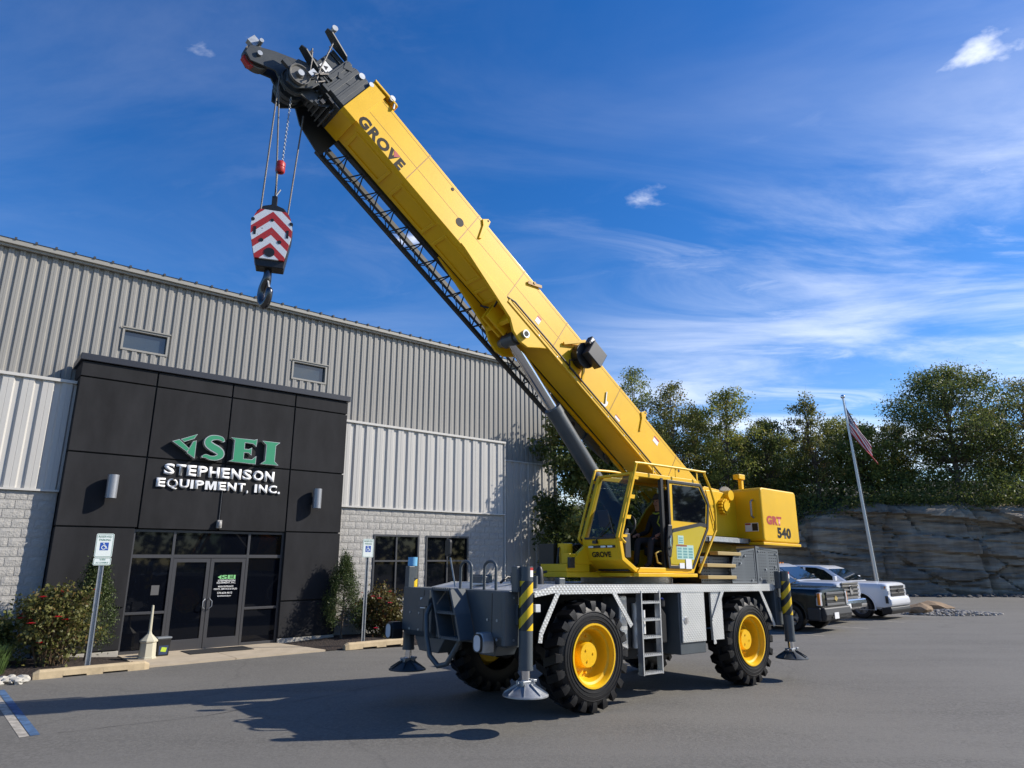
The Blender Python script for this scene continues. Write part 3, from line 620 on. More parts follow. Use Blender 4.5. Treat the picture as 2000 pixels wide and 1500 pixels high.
# sealed paving seams
SEAMT = mat('bitumen_sealed_seam', (.062, .059, .054), .8, var=.4, vscale=3)
def seam(pts, wdt, seed):
    r_ = random.Random(seed); b = MB(); L, Rw = [], []
    P = [Vector((*q, 0)) for q in pts]; path = []
    for a, c in zip(P, P[1:]):
        n = max(2, int((c-a).length/.25)); path += [a.lerp(c, k/n) for k in range(n)]
    path.append(P[-1])
    for i, p in enumerate(path):
        d = (path[min(i+1, len(path)-1)]-path[max(i-1, 0)]).normalized(); nn = Vector((-d.y, d.x, 0)); j = nn*r_.uniform(-.03, .03); w_ = nn*wdt*r_.uniform(.3, 1); L.append(p+j+w_); Rw.append(p+j-w_)
    n = len(path); b.add([(q.x, q.y, gz(q.x, q.y)+.0045) for q in L+Rw], [(i, i+1, n+i+1, n+i) for i in range(n-1)]); struct(b.build('paving_seam', SEAMT))
seam([(-5.6, 9.0), (-4.2, 9.9), (-3.0, 11.2), (-1.9, 12.6)], .008, 2)
# ================================================================== CRANE
CR = empty('mobile_crane', (CO.x, CO.y, 0.0), (0, R(1.2), R(40.0)))
tag(CR, 'yellow two axle rough terrain crane with raised boom and grey carrier on the asphalt', 'crane')
UND = mat('underbody_black', (0.010, 0.010, 0.011), 0.7)
# --- wheels
def make_wheel(u, sgn, steer=0):
    yo = sgn*1.27    # outer face
    w = empty('wheel'); w.parent = CR; w.location = (u, yo, .745)
    s = -sgn; W_ = .43
    prof = [(.40, .03), (.415, .005), (.47, -.002), (.54, -.006), (.60, .006), (.645, .035), (.665, .08), (.672, .215), (.665, .35), (.645, .395), (.60, .425), (.54, .438), (.47, .434), (.415, .43), (.40, .40)]
    t = MB().lathe(prof, (0, 0, 0), 'y', 48, s)
    n = 20
    for side in (0, 1):
        for k in range(n):
            a = 2*math.pi*(k+.5*side)/n
            def P(r, y, da): return (r*math.cos(a+da), s*y, r*math.sin(a+da))
            y0, y1 = (.012, .235) if side == 0 else (.195, .418); sk = .10 if side == 0 else -.10
            ya, yb = (y0, y1)
            d0, d1 = .092, .074
            ins, outs = [], []
            for y, off in ((ya, 0 if side == 0 else sk*-1), (yb, sk if side == 0 else 0)):
                for da in (-d0, d0): ins.append(P(.655 if (.05 < y < .38) else .60, y, da+off)); outs.append(P(.748 if (.05 < y < .38) else .722, y, da*d1/d0+off))
            v = ins+outs; t.add(v, [(0, 1, 3, 2), (4, 6, 7, 5), (0, 4, 5, 1), (2, 3, 7, 6), (0, 2, 6, 4), (1, 5, 7, 3)])
            # shoulder wrap
            ye = .012 if side == 0 else .418; o_ = 0 if side == 0 else -sk*-1
            off = 0 if side == 0 else 0
            e = ye + (-.004 if side == 0 else .004)
            g_ = 1 if side == 0 else -1; e1 = ye-.016*g_; e2 = ye-.010*g_; e3 = ye+.045*g_; q = [P(.722, ye, -d1), P(.722, ye, d1), P(.665, e1, d1*.95), P(.585, e2, d1*.62), P(.585, e2, -d1*.62), P(.665, e1, -d1*.95), P(.70, e3, -d0), P(.70, e3, d0), P(.60, e3, d0), P(.575, e3, d1*.6), P(.575, e3, -d1*.6), P(.60, e3, -d0)]
            t.add(q, [(0, 1, 2, 5), (5, 2, 3, 4), (1, 7, 8, 2), (2, 8, 9, 3), (0, 5, 11, 6), (5, 4, 10, 11), (3, 9, 10, 4)])
    for k in range(3): t.lathe([(.47+.05*k, -.004), (.475+.05*k, -.012), (.48+.05*k, -.004)], (0, 0, 0), 'y', 48, s)
    t.build('tyre', RUB, w, smooth=True, angle=32)
    rp = [(.425, .005), (.425, -.012), (.40, -.012), (.385, .02), (.375, .06), (.345, .075), (.335, .10), (.325, .20), (.30, .235), (.19, .245), (.175, .235), (.168, .12), (.16, .105), (.05, .10), (0, .10)]
    rim = MB().lathe(rp, (0, 0, 0), 'y', 40, s).build('rim', YEL, w, smooth=True, angle=35)
    b = MB()
    for k in range(12):
        a = 2*math.pi*k/12; b.cyl((.245*math.cos(a), s*.24, .245*math.sin(a)), (.245*math.cos(a), s*.205, .245*math.sin(a)), .016, 6)
    for k in range(3):
        a = 2*math.pi*k/3+.5; b.cyl((.085*math.cos(a), s*.102, .085*math.sin(a)), (.085*math.cos(a), s*.09, .085*math.sin(a)), .016, 8)
    b.build('wheel_nuts', YEL, w)
    w.rotation_euler = (0, random.uniform(0, 1), R(steer))
for u in (0.0, 4.0):
    for sgn in (-1, 1): make_wheel(u, sgn)
# --- carrier frame, axles
fr = MB()
for v in (-.48, .48): fr.box(-1.2, 5.2, v-.10, v+.10, .92, 1.55)
fr.box(-1.1, 5.1, -.38, .38, 1.15, 1.60)
for u in (0.0, 4.0): fr.cyl((u, -.85, .745), (u, .85, .745), .13, 14).sphere((u, .1, .745), .27, 14, 10)
for u in (0.0, 4.0):
    for v in (-.72, .72): fr.cyl((u, v-.1, .745), (u, v+.1, .745), .22, 16)
fr.box(.95, 3.0, -.70, .75, .55, .95)
fr.box(-.85, .90, -1.15, 1.15, 1.54, 1.60).box(3.0, 4.9, -1.15, 1.15, 1.54, 1.60)
fr.build('carrier_frame', UND, CR, bevel=.01)
# --- deck of tread plate with folded edges
dk = MB()
dk.prism([(-.70, 1.62), (4.92, 1.62), (4.92, 1.685), (-.70, 1.685)], -1.24, 1.24)
dk.prism([(-1.12, 1.56), (-.705, 1.625), (-.705, 1.68), (-1.12, 1.60)], -1.24, 1.24)
dk.box(-.70, 4.86, -1.262, -1.242, 1.565, 1.69).box(-.70, 4.86, 1.242, 1.262, 1.585, 1.688)
dk.prism([(-1.10, 1.53), (-.702, 1.585), (-.702, 1.688), (-1.10, 1.60)], -1.262, -1.242).prism([(4.862, 1.585), (5.0, 1.52), (5.0, 1.60), (4.862, 1.688)], -1.262, -1.242)
dk.build('deck', ALU, CR)
def strut(p, q, r_, w=.075):
    return MB().bar((p[0], -1.252, p[1]), (q[0], -1.252, q[1]), .012, w).bar((q[0], -1.252, q[1]), (r_[0], -1.252, r_[1]), .0125, w*.9)
for p, q, r_ in (((-.66, 1.60), (-.98, 1.08), (-1.0, .96)), ((.44, 1.60), (.83, 1.10), (.83, .74)), ((3.24, 1.59), (2.90, 1.10), (2.92, .74)), ((4.42, 1.60), (4.80, 1.02), (4.83, .95))):
    strut(p, q, r_).build('fender_strut', ALU, CR)
    m2 = strut(p, q, r_); m2.v = [(x, -y, z) for x, y, z in m2.v]; m2.build('fender_strut', ALU, CR)
# inner mudguard plates
for a, c in ((-1.0, .9), (2.95, 4.9)):
    MB().box(a, c, -.66, -.64, 1.0, 1.6).box(a, c, .64, .66, 1.0, 1.6).build('mudguard', UND, CR)
MB().box(2.90, 3.22, -1.235, -1.20, .80, 1.58).build('mudguard', ALU, CR)
# --- front outrigger box
fb = MB().prism([(-1.60, 1.05), (-1.60, 1.61), (-1.12, 1.61), (-1.12, .92), (-1.50, .92)], -1.20, -.98).prism([(-1.60, 1.0), (-1.60, 1.61), (-1.12, 1.61), (-1.12, .92), (-1.52, .92)], .42, 1.22)
fb.box(-1.52, -1.12, -.98, .42, .93, 1.61).build('front_outrigger_box', DGR, CR, bevel=.012)
MB().box(-1.61, -1.31, -1.262, -1.203, .955, 1.605).build('box_side_plate', DGR, CR, bevel=.006)
MB().prism([(.20, .92), (1.0, .92), (.86, .72), (.36, .72)], -1.50, -1.15, 'x').build('lower_skirt', DGR, CR, bevel=.01); MB().prism([(-1.0, .95), (-.55, .95), (-.62, .80), (-.92, .80)], -1.50, -1.15, 'x').build('lower_skirt', DGR, CR, bevel=.01)
for y in (-1.0, .62): MB().box(-1.603, -1.598, y, y+.012, 1.0, 1.58).build('panel_seam', BLK, CR)
for k in range(7): MB().box(-1.528, -1.522, -.02, .22, 1.38+k*.022, 1.39+k*.022).build('vent_slat', BLK, CR)
bo = MB()
for y in (-1.1, -.9, .5, .75, 1.0):
    for z in (1.02, 1.25): bo.cyl((-1.606, y, z), (-1.59, y, z), .018, 8)
for z in (1.02, 1.53): bo.cyl((-1.46, -1.27, z), (-1.46, -1.25, z), .016, 8)
bo.build('bolts', STL, CR)
MB().box(-1.606, -1.602, .58, .72, 1.32, 1.47).build('warning_decal', WHT, CR)
# steps with plates at the middle of the front box
for z, y0, y1 in ((1.60, -.30, .16), (1.30, -.42, .04), (.98, -.55, -.08)):
    b = MB().box(-1.78, -1.54, y0, y1, z-.012, z+.012)
    for k in range(10): b.box(-1.785, -1.775, y0+(y1-y0)*k/10+.008, y0+(y1-y0)*(k+.5)/10+.008, z+.012, z+.028)
    b.build('step', PLT, CR)
for ys in (.17, -.29): MB().prism([(ys, 1.60), (ys+.01, 1.62), (ys-.12, 1.30), (ys-.22, 1.30), (ys-.10, 1.60)] if False else [(ys-.02, 1.62), (ys+.0, 1.58), (ys-.13, 1.28), (ys-.16, 1.30)], -1.79, -1.54, 'x').build('step_side_plate', PLT, CR)
for ys in (.04, -.43): MB().prism([(ys-.02, 1.30), (ys+.0, 1.26), (ys-.11, .96), (ys-.14, .98)], -1.79, -1.54, 'x').build('step_side_plate', DGR, CR)
# hoop handrails
for y in (-.10, -.66):
    pts = [(-1.38, y-.13, 1.60), (-1.38, y-.13, 1.90)] + [(-1.38, y-.13*math.cos(R(a)), 1.90+.09*math.sin(R(a))) for a in range(20, 161, 20)] + [(-1.38, y+.13, 1.90), (-1.38, y+.13, 1.60 if y > -.3 else 1.25)]
    MB().tube(pts, .021, 10).build('hoop_handrail', DGR, CR, smooth=True)
# hose loop and tow eye
MB().tube([(-1.64, .38, 1.40), (-1.72, .36, 1.25), (-1.74, .30, .95), (-1.74, .20, .72), (-1.70, .05, .60), (-1.66, -.10, .64), (-1.60, -.22, .85), (-1.56, -.28, .98)], .035, 10).build('tow_bar_loop', DGR, CR, smooth=True)
MB().prism([(.34, 1.58), (.62, 1.42), (.60, 1.34), (.36, 1.36)], -1.70, -1.60, 'x').build('tow_bar_bracket', DGR, CR, bevel=.008)
# headlights on brackets
def lamp(y, sgn):
    MB().prism([(y-.09, .86), (y+.09, .86), (y+.10, 1.0), (y+.06, 1.10), (y-.06, 1.10), (y-.10, 1.0)], -1.76, -1.58, 'x').build('headlight_bracket', STL if sgn < 0 else BLK, CR, bevel=.01)
    h = MB().prism(rrect(.15, .20, .06, y, .975), -1.785, -1.757, 'x').build('headlight', mat('lens_white', (.62, .64, .66), .12, spec=.8), CR)
    MB().ring(rrect(.17, .22, .07, y, .975), rrect(.145, .195, .06, y, .975), -1.79, -1.756, 'x').build('headlight_rim', BLK, h)
lamp(-.93, -1); lamp(1.30, 1)
for u, v in ((-1.02, -1.20), (5.0, -1.10)):
    MB().box(u-.045, u+.045, v-.04, v+.02, 1.34, 1.44).build('marker_lamp', mat('lens_white', (.6, .6, .6), .2), CR, bevel=.008)
for x, y, w_, d_, h_ in ((-.95, .1, .16, .3, .10), (-.75, -.45, .10, .12, .16), (-.60, .55, .22, .26, .12), (-.35, -.95, .12, .10, .09)): MB().box(x, x+w_, y, y+d_, 1.685, 1.685+h_).build('deck_box', DGR, CR, bevel=.012)
MB().tube([(-.9, -.3, 1.70), (-.7, -.2, 1.78), (-.45, -.3, 1.74), (-.2, -.1, 1.80), (.1, -.2, 1.86)], .02, 8).build('deck_hose', BLK, CR, smooth=True)
# --- outrigger jacks
def _stripe(m, nt, b, t):
    sp_ = nd(nt, 'ShaderNodeSeparateXYZ'); nt.links.new(t.outputs['Object'], sp_.inputs[0])
    s = mth(nt, 'FRACT', mth(nt, 'DIVIDE', mth(nt, 'ADD', sp_.outputs[2], mth(nt, 'MULTIPLY', mth(nt, 'SUBTRACT', sp_.outputs[1], sp_.outputs[0]), .80)), .25))
    k = mth(nt, 'LESS_THAN', s, .5)
    mx = nd(nt, 'ShaderNodeMix', data_type='RGBA'); nt.links.new(k, mx.inputs[0]); mx.inputs[6].default_value = (.02, .024, .028, 1); mx.inputs[7].default_value = (.75, .50, .012, 1); nt.links.new(mx.outputs[2], b.inputs['Base Color'])
STRP = mat('hazard_stripe_tape', (.5, .4, .02), .4, build=_stripe)
def jack(u, v, top=1.92, bot=.68):
    j = empty('outrigger_jack'); j.parent = CR; j.location = (u, v, 0); s = 1 if v > 0 else -1
    MB().cyl((0, 0, bot), (0, 0, top), .088, 24).cyl((0, 0, bot-.004), (0, 0, bot+.03), .094, 24).build('jack_cylinder', DGR, j, smooth=True)
    MB().cyl((0, 0, 1.14), (0, 0, 1.74), .0905, 24, caps=False).build('hazard_stripes', STRP, j, smooth=True)
    MB().box(-.14, -.03, -s*.02, -s*.13, 1.60, 1.92).build('valve_block', DGR, j, bevel=.01)
    if v < 0:
        for z0, z1, rr_, mm in ((1.79, 1.872, .0895, WHT), (1.872, 1.905, .0897, RED)):
            aa = [R(-95+q*12) for q in range(7)]; MB().add([(rr_*math.cos(q), rr_*math.sin(q), z) for z in (z0, z1) for q in aa], [(i, i+1, 8+i, 7+i) for i in range(6)]).build('warning_decal', mm, j, smooth=True)
    MB().cyl((0, 0, .50), (0, 0, bot), .055, 16).build('jack_rod', CHR, j, smooth=True)
    MB().box(-.10, .10, -.07, .07, .50, .56).cyl((-.13, 0, .53), (.13, 0, .53), .018, 8).box(.05, .11, -.09, .05, .545, .575).build('pad_clamp', STL, j, bevel=.006)
    pd = MB().lathe([(.07, .53), (.10, .50), (.27, .41), (.285, .40), (.285, .385), (0, .385)], (0, 0, 0), 'z', 28).build('outrigger_pad', STL if v < 0 and u < 0 else HGR, j, smooth=True, angle=25)
    for k in range(8):
        a = 2*math.pi*k/8; MB().add([(.075*math.cos(a), .075*math.sin(a), .545), (.27*math.cos(a), .27*math.sin(a), .425), (.27*math.cos(a), .27*math.sin(a), .405), (.08*math.cos(a), .08*math.sin(a), .49)], [(0, 1, 2, 3)]).build('pad_rib', STL if v < 0 and u < 0 else HGR, pd)
    return j
for u in (-1.36, 5.10):
    for v in (-1.385, 1.385): jack(u, v)
MB().cyl((-1.36, 1.385, 1.925), (-1.36, 1.385, 2.06), .075, 18).build('jack_cap', mat('light_blue_plastic', (.16, .42, .66), .45), CR, smooth=True)
for u in (-1.36, 5.10):
    MB().box(u-.07, u+.07, -1.30, 1.30, 1.20, 1.45).build('outrigger_beam', DGR, CR, bevel=.01)
MB().box(4.93, 5.33, -1.18, 1.18, .98, 1.58).build('rear_outrigger_box', DGR, CR, bevel=.012)
MB().box(4.90, 5.26, -1.262, -1.185, .96, 1.60).build('box_side_plate', DGR, CR, bevel=.006)
MB().tube([(5.32, -1.24, .95), (5.34, -1.26, 1.30), (5.32, -1.24, 1.62)], .015, 6).build('rear_handrail', DGR, CR)
# --- access ladder, tanks, tool cabinet
ld = MB()
for u in (1.06, 1.50): ld.box(u-.012, u+.012, -1.27, -1.17, .40, 1.60)
ld.build('ladder_rails', LAD, CR)
for z in (1.42, 1.17, .92, .67, .42):
    b = MB().box(1.075, 1.485, -1.27, -1.13, z-.012, z+.010)
    for k in range(9): b.box(1.085+k*.045, 1.105+k*.045, -1.272, -1.14, z+.010, z+.026)
    b.build('ladder_step', LAD, CR)
MB().box(.86, 1.05, -1.0, -.55, .72, 1.52).build('hydraulic_tank', LAD, CR, bevel=.03)
MB().box(1.08, 1.48, -.95, -.55, .72, 1.50).build('fuel_tank', UND, CR, bevel=.04)
MB().cyl((1.22, -.98, .75), (1.22, -.98, 1.40), .05, 12).cyl((1.36, -.98, .80), (1.36, -.98, 1.35), .04, 12).build('filter_canisters', STL, CR, smooth=True)
MB().box(1.30, 1.385, -1.06, -1.055, .95, 1.30).build('information_decal', WHT, CR)
MB().prism([(1.62, .80), (1.86, .80), (1.86, 1.22), (1.74, 1.34), (1.62, 1.26)], -1.10, -.75).cyl((1.74, -1.10, 1.34), (1.74, -1.10, 1.46), .06, 12).build('fluid_reservoir', BLK, CR, bevel=.02)
MB().cyl((1.74, -1.12, 1.43), (1.74, -1.08, 1.43), .055, 14).build('reservoir_cap', mat('cap_blue', (.03, .06, .45), .35), CR)
MB().box(2.02, 2.70, -1.225, -.60, .62, 1.60).build('tool_cabinet', DGR, CR, bevel=.01)
cd = MB().box(2.06, 2.69, -1.252, -1.228, .80, 1.60).build('cabinet_door', ALU, CR, bevel=.006)
MB().cyl((2.16, -1.262, 1.13), (2.16, -1.25, 1.13), .055, 16).box(2.145, 2.175, -1.27, -1.262, 1.09, 1.17).build('door_latch', CHR, cd)
MB().box(2.72, 2.76, -1.20, -1.19, 1.30, 1.48).build('information_decal', WHT, CR)
# --- engine housing with perforated guards (slots cut through)
def _perf(m, nt, b, t):
    br = nd(nt, 'ShaderNodeTexBrick'); br.offset = 0.0; br.inputs['Scale'].default_value = 1; br.inputs['Mortar Size'].default_value = .019; br.inputs['Brick Width'].default_value = .075; br.inputs['Row Height'].default_value = .052; br.inputs['Mortar Smooth'].default_value = 0
    br.inputs['Color1'].default_value = (1, 1, 1, 1); br.inputs['Color2'].default_value = (1, 1, 1, 1); br.inputs['Mortar'].default_value = (0, 0, 0, 1)
    sx = nd(nt, 'ShaderNodeSeparateXYZ'); cx = nd(nt, 'ShaderNodeCombineXYZ'); nt.links.new(t.outputs['Object'], sx.inputs[0]); nt.links.new(mth(nt, 'ADD', sx.outputs[0], sx.outputs[1]), cx.inputs[0]); nt.links.new(sx.outputs[2], cx.inputs[1]); nt.links.new(cx.outputs[0], br.inputs['Vector'])
    mk = mth(nt, 'MULTIPLY', br.outputs['Color'], mth(nt, 'LESS_THAN', mth(nt, 'FRACT', mth(nt, 'DIVIDE', sx.outputs[0], .42)), .84))
    tr = nd(nt, 'ShaderNodeBsdfTransparent'); ms = nd(nt, 'ShaderNodeMixShader'); out = nt.nodes['Material Output']
    nt.links.new(mk, ms.inputs[0]); nt.links.new(b.outputs[0], ms.inputs[1]); nt.links.new(tr.outputs[0], ms.inputs[2]); nt.links.new(ms.outputs[0], out.inputs[0])
PERF = mat('perforated_grey_steel', (.105, .12, .13), .5, build=_perf)
MB().box(3.30, 5.28, -1.0, 1.0, 1.69, 2.22).build('engine_block', UND, CR, bevel=.03)
gp = [(3.76, 1.70), (3.74, 1.95), (3.84, 2.16), (4.10, 2.27), (4.56, 2.33), (4.58, 1.70)]
MB().prism(gp, -1.125, -1.12).build('engine_guard', PERF, CR)
MB().prism([(4.595, 1.70), (4.595, 2.36), (5.38, 2.32), (5.40, 1.66)], -1.135, -1.13).build('engine_guard', PERF, CR)
MB().ring([(4.59, 1.69), (4.59, 2.37), (5.39, 2.33), (5.41, 1.65)], [(4.63, 1.73), (4.63, 2.33), (5.35, 2.29), (5.37, 1.69)], -1.142, -1.12).ring(gp, [(3.79, 1.73), (3.77, 1.94), (3.86, 2.13), (4.11, 2.235), (4.53, 2.295), (4.55, 1.73)], -1.132, -1.115).build('guard_frame', mat('guard_grey', (.12, .135, .145), .5), CR)
MB().box(3.76, 5.38, -1.11, 1.11, 2.225, 2.24).box(5.36, 5.385, -1.11, 1.11, 1.68, 2.225).build('engine_cover', DGR, CR)
gb = MB()
for x, z in ((4.68, 2.28), (5.30, 2.24), (4.68, 1.78), (5.32, 1.76), (4.9, 1.95), (5.25, 2.0), (4.05, 2.05), (4.2, 2.18), (3.85, 1.98), (4.4, 1.75)): gb.cyl((x, -1.155, z), (x, -1.13, z), .018, 8)
gb.build('bolts', STL, CR)
for z, a, c in ((2.21, 3.32, 4.06), (2.0, 2.98, 3.86), (1.80, 2.98, 3.86)):
    MB().box(a, c, -1.16, -.98, z-.03, z+.03).build('engine_step', mat('step_tan', (.40, .29, .11), .6), CR, bevel=.006)
MB().box(2.98, 3.88, -1.02, -1.015, 1.70, 2.15).build('engine_guard', PERF, CR)
# --- turntable and turret
MB().cyl((2.2, 0, 1.685), (2.2, 0, 1.80), .80, 48).build('turntable_ring', STL, CR, smooth=True)
tb = MB().prism([(.22, 1.78), (4.95, 1.78), (4.95, 1.86), (.22, 1.86)], -.52, .60)
tb.box(.95, 2.7, -1.15, -.52, 1.80, 1.855)
for v in (-.52, .46): tb.prism([(.9, 1.86), (4.95, 1.86), (4.95, 2.9), (4.75, 3.45), (4.0, 3.50), (3.45, 3.1), (2.9, 2.5), (2.2, 2.25), (1.6, 2.2)], v, v+.05)
tb.prism([(4.40, 2.45), (4.85, 2.45), (4.85, 3.35), (4.40, 3.30)], -.45, .45)
tb.build('turret', YEL, CR, bevel=.008)
tf = MB().box(.24, .75, -.50, .10, 1.86, 1.98).prism([(.34, 1.98), (.90, 1.98), (.90, 2.42), (.52, 2.16)], -.50, -.42).box(.32, .56, -.48, -.30, 1.98, 2.14).cyl((.5, -.2, 1.9), (.5, -.2, 2.3), .12, 14)
tf.build('swing_drive_bracket', YEL, CR, bevel=.01)
MB().box(.26, .36, -.56, -.50, 1.92, 2.08).build('bracket_socket', BLK, CR)
hb = MB()
for k in range(5): hb.tube([(.32+.06*k, -.2+.03*k, 1.95), (.36+.06*k, -.2, 2.22+.04*(k % 3)), (.55+.08*k, -.15, 2.30), (.9+.1*k, -.1, 2.1)], .018, 7)
hb.box(.34, .55, -.10, .25, 1.9, 2.30).build('hydraulic_hoses', BLK, CR, smooth=True)
pl = MB().prism([(3.02, 2.55), (4.86, 2.55), (4.86, 3.36), (4.2, 3.42), (3.35, 3.38), (3.02, 3.30)], -.64, -.56).build('turret_side_plate', YEL, CR, bevel=.012)
MB().tube([(3.80, -.66, 3.40), (3.95, -.66, 3.0), (4.08, -.66, 2.60)], .010, 6).build('weld_line', mat('seam_brown', (.25, .12, .01), .6), pl)
MB().cyl((3.55, -.68, 3.24), (3.55, -.62, 3.24), .085, 20).build('pivot_pin', STL, CR, smooth=True)
MB().cyl((3.55, -.70, 3.24), (3.55, -.66, 3.24), .05, 20).build('pin_cap', BLK, CR)
wm = MB().cyl((4.35, -.76, 3.12), (4.35, -.62, 3.12), .10, 20)
for k in range(14): a = 2*math.pi*k/14; wm.cyl((4.35+.13*math.cos(a), -.74, 3.12+.13*math.sin(a)), (4.35+.13*math.cos(a), -.64, 3.12+.13*math.sin(a)), .024, 8)
wm.cyl((4.55, -.74, 3.35), (4.55, -.60, 3.35), .10, 16).build('winch_drive', YEL, CR)
MB().box(3.25, 4.86, -.90, -.56, 2.42, 2.52).build('turret_catwalk', DGR, CR, bevel=.008)
MB().box(3.45, 4.75, -.915, -.905, 2.43, 2.51).build('catwalk_strip', STL, CR)
MB().cyl((4.95, -.35, 3.25), (4.95, .35, 3.25), .26, 24).cyl((4.95, -.38, 3.25), (4.95, -.35, 3.25), .34, 24).cyl((4.95, .35, 3.25), (4.95, .38, 3.25), .34, 24).build('hoist_drum', ROPE, CR, smooth=True)
# --- counterweight
cw = MB().prism([(4.84, 2.50), (4.84, 3.46), (4.90, 3.50), (6.14, 3.50), (6.20, 3.46), (6.20, 2.50), (6.16, 2.46), (4.88, 2.46)], -1.20, 1.20).build('counterweight', YEL, CR, bevel=.035)
MB().box(4.80, 6.23, -1.205, 1.205, 2.40, 2.455).build('counterweight_base', YEL, cw, bevel=.01)
MB().tube([(4.83, -1.02, 2.92), (4.76, -1.02, 2.95), (4.76, -1.02, 3.22), (4.83, -1.02, 3.26)], .018, 8).build('grab_handle', STL, cw, smooth=True)
MB().box(4.834, 4.839, -1.10, -.82, 2.66, 2.82).build('warning_decal', WHT, cw)
MB().box(4.831, 4.8335, -.94, -.825, 2.785, 2.815).build('warning_decal', RED, cw)
MB().box(4.831, 4.8335, -1.09, -.97, 2.67, 2.81).build('warning_symbol', BLK, cw)
LTG = mat('decal_charcoal', (.016, .014, .013), .6, spec=.2); LTR = mat('decal_red', (.42, .035, .03), .5)
text('lettering', 'GRT', .56, .175, 0, LTR, cw, frame((4.98, -1.2035, 2.79), (1, 0, 0), (0, 0, 1)), .06, spacing=1.1)
text('lettering', '540', .52, .21, 0, LTG, cw, frame((5.34, -1.2035, 2.545), (1, 0, 0), (0, 0, 1)), .05, spacing=1.08)
MB().box(4.96, 5.04, -.74, -.66, 3.48, 3.70).box(4.84, 5.06, -.77, -.63, 3.70, 3.80).build('light_post', YEL, CR, bevel=.012)
# --- boom
EL = R(34.45); bd = (-math.cos(EL), math.sin(EL)); bn = (math.sin(EL), math.cos(EL))
def BP(p): # (s along boom, v lateral, t normal)
    return (4.2+p[0]*bd[0]+p[2]*bn[0], p[1], 3.4+p[0]*bd[1]+p[2]*bn[1])
def BMB(): return MB(BP)
bo_ = BMB()
sec = [(-.31, .10), (-.27, .14), (.27, .14), (.31, .10), (.31, -.50), (.22, -.625), (-.22, -.625), (-.31, -.58)]
sec = [(-.31, .11), (-.28, .14), (.28, .14), (.31, .11), (.31, -.52), (.25, -.62), (-.25, -.63), (-.31, -.60)]
def bprism(b, sec, s0, s1):
    n = len(sec); b.add([(s0, v, t) for v, t in sec] + [(s1, v, t) for v, t in sec], [tuple(range(n)), tuple(range(2*n-1, n-1, -1))] + [(i, n+i, n+(i+1) % n, (i+1) % n) for i in range(n)]); return b
bprism(bo_, sec, -.15, 9.28)
bo_.prism([(-.15, -.60), (-.15, .12), (-.45, .05), (-.45, -.30)], -.28, .28)
boom = bo_.build('boom', YEL, CR, bevel=.006)
c_ = BMB(); bprism(c_, [(v*1.09, t*1.0+(.035 if t > 0 else -.035)) for v, t in sec], 9.20, 9.45); c_.build('boom_collar', YEL, boom, bevel=.006)
c_ = BMB().prism([(9.45, .17), (8.98, .19), (9.02, .215), (9.47, .20)], -.36, .36).build('boom_collar', YEL, boom)
SEAM = mat('weld_seam', (.38, .19, .004), .5)
for s in (1.0, 2.9, 4.55, 5.75, 6.95, 8.15): BMB().box(s-.008, s+.008, -.3125, -.3095, -.58, .125).build('weld_seam', SEAM, boom)
for t in (-.28, .06): BMB().box(4.5 if t < 0 else .8, 9.18, -.3115, -.3095, t-.004, t+.004).build('weld_seam', SEAM, boom)
for s0, s1 in ((6.25, 7.15), (7.35, 8.15), (8.35, 9.1), (5.8, 6.1)):   # pressed stiffener panels on the underside
    b = BMB(); b.ring([(s0, -.20), (s1, -.20), (s1, .20), (s0, .20)], [(s0+.06, -.15), (s1-.06, -.15), (s1-.06, .15), (s0+.06, .15)], -.645, -.62, 'z'); b.build('stiffener_panel', YEL, boom, bevel=.01)
b = BMB().box(.6, 5.7, -.355, -.31, -.66, -.60).box(.6, 5.7, .31, .355, -.66, -.60); b.build('boom_flange', YEL, boom)
BMB().tube([(5.75, -.33, -.60), (5.6, -.365, -.57), (4.6, -.365, -.565), (3.9, -.37, -.575), (3.0, -.365, -.57), (1.9, -.365, -.575), (.5, -.365, -.58)], .016, 7).build('boom_cable', BLK, boom, smooth=True)
for v in (-.34, .29):  # cylinder lugs
    BMB().prism([(6.9, -.60), (4.55, -.60), (4.75, -.78), (4.95, -.98), (5.12, -1.02), (5.32, -.98), (5.5, -.85)], v, v+.05).build('cylinder_lug', YEL, boom, bevel=.008)
BMB().cyl((5.13, -.40, -.86), (5.13, .40, -.86), .07, 18).build('cylinder_pin', STL, boom, smooth=True)
BMB().cyl((5.13, -.405, -.86), (5.13, -.398, -.86), .045, 18).build('pin_bore', UND, boom)
b = BMB().box(5.45, 5.52, -.29, .29, -.90, -.62).box(5.3, 5.75, -.06, -.02, -.95, -.62).box(5.3, 5.75, .06, .10, -.95, -.62).build('lug_gusset', YEL, boom)
BMB().tube([(5.85, -.30, -.64), (5.75, -.1, -.72), (5.7, .05, -.68), (5.85, .2, -.70)], .018, 7).build('boom_cable', BLK, boom, smooth=True)
for s, t in ((7.12, -.32), (7.55, .02), (3.9, .03), (.8, -.1)): BMB().cyl((s, -.3135, t), (s, -.309, t), .075 if s == 7.12 else .03, 20).build('access_hole', UND, boom)
for s in (6.83, 2.2):
    BMB().prism([(s+.05, .10), (s-.02, .20), (s-.08, .20), (s-.10, .10), (s-.14, -.20), (s-.10, -.24), (s-.02, .02)], -.335, -.31).build('rope_guide_lug', YEL, boom, bevel=.004)
    BMB().cyl((s-.04, -.337, .165), (s-.04, -.305, .165), .018, 10).build('lug_hole', UND, boom)
BMB().bar((5.6, -.33, -.02), (5.35, -.33, .16), .02, .05).cyl((5.5, -.35, .08), (5.5, -.30, .08), .025, 8).build('hose_clip', SEAM, boom)
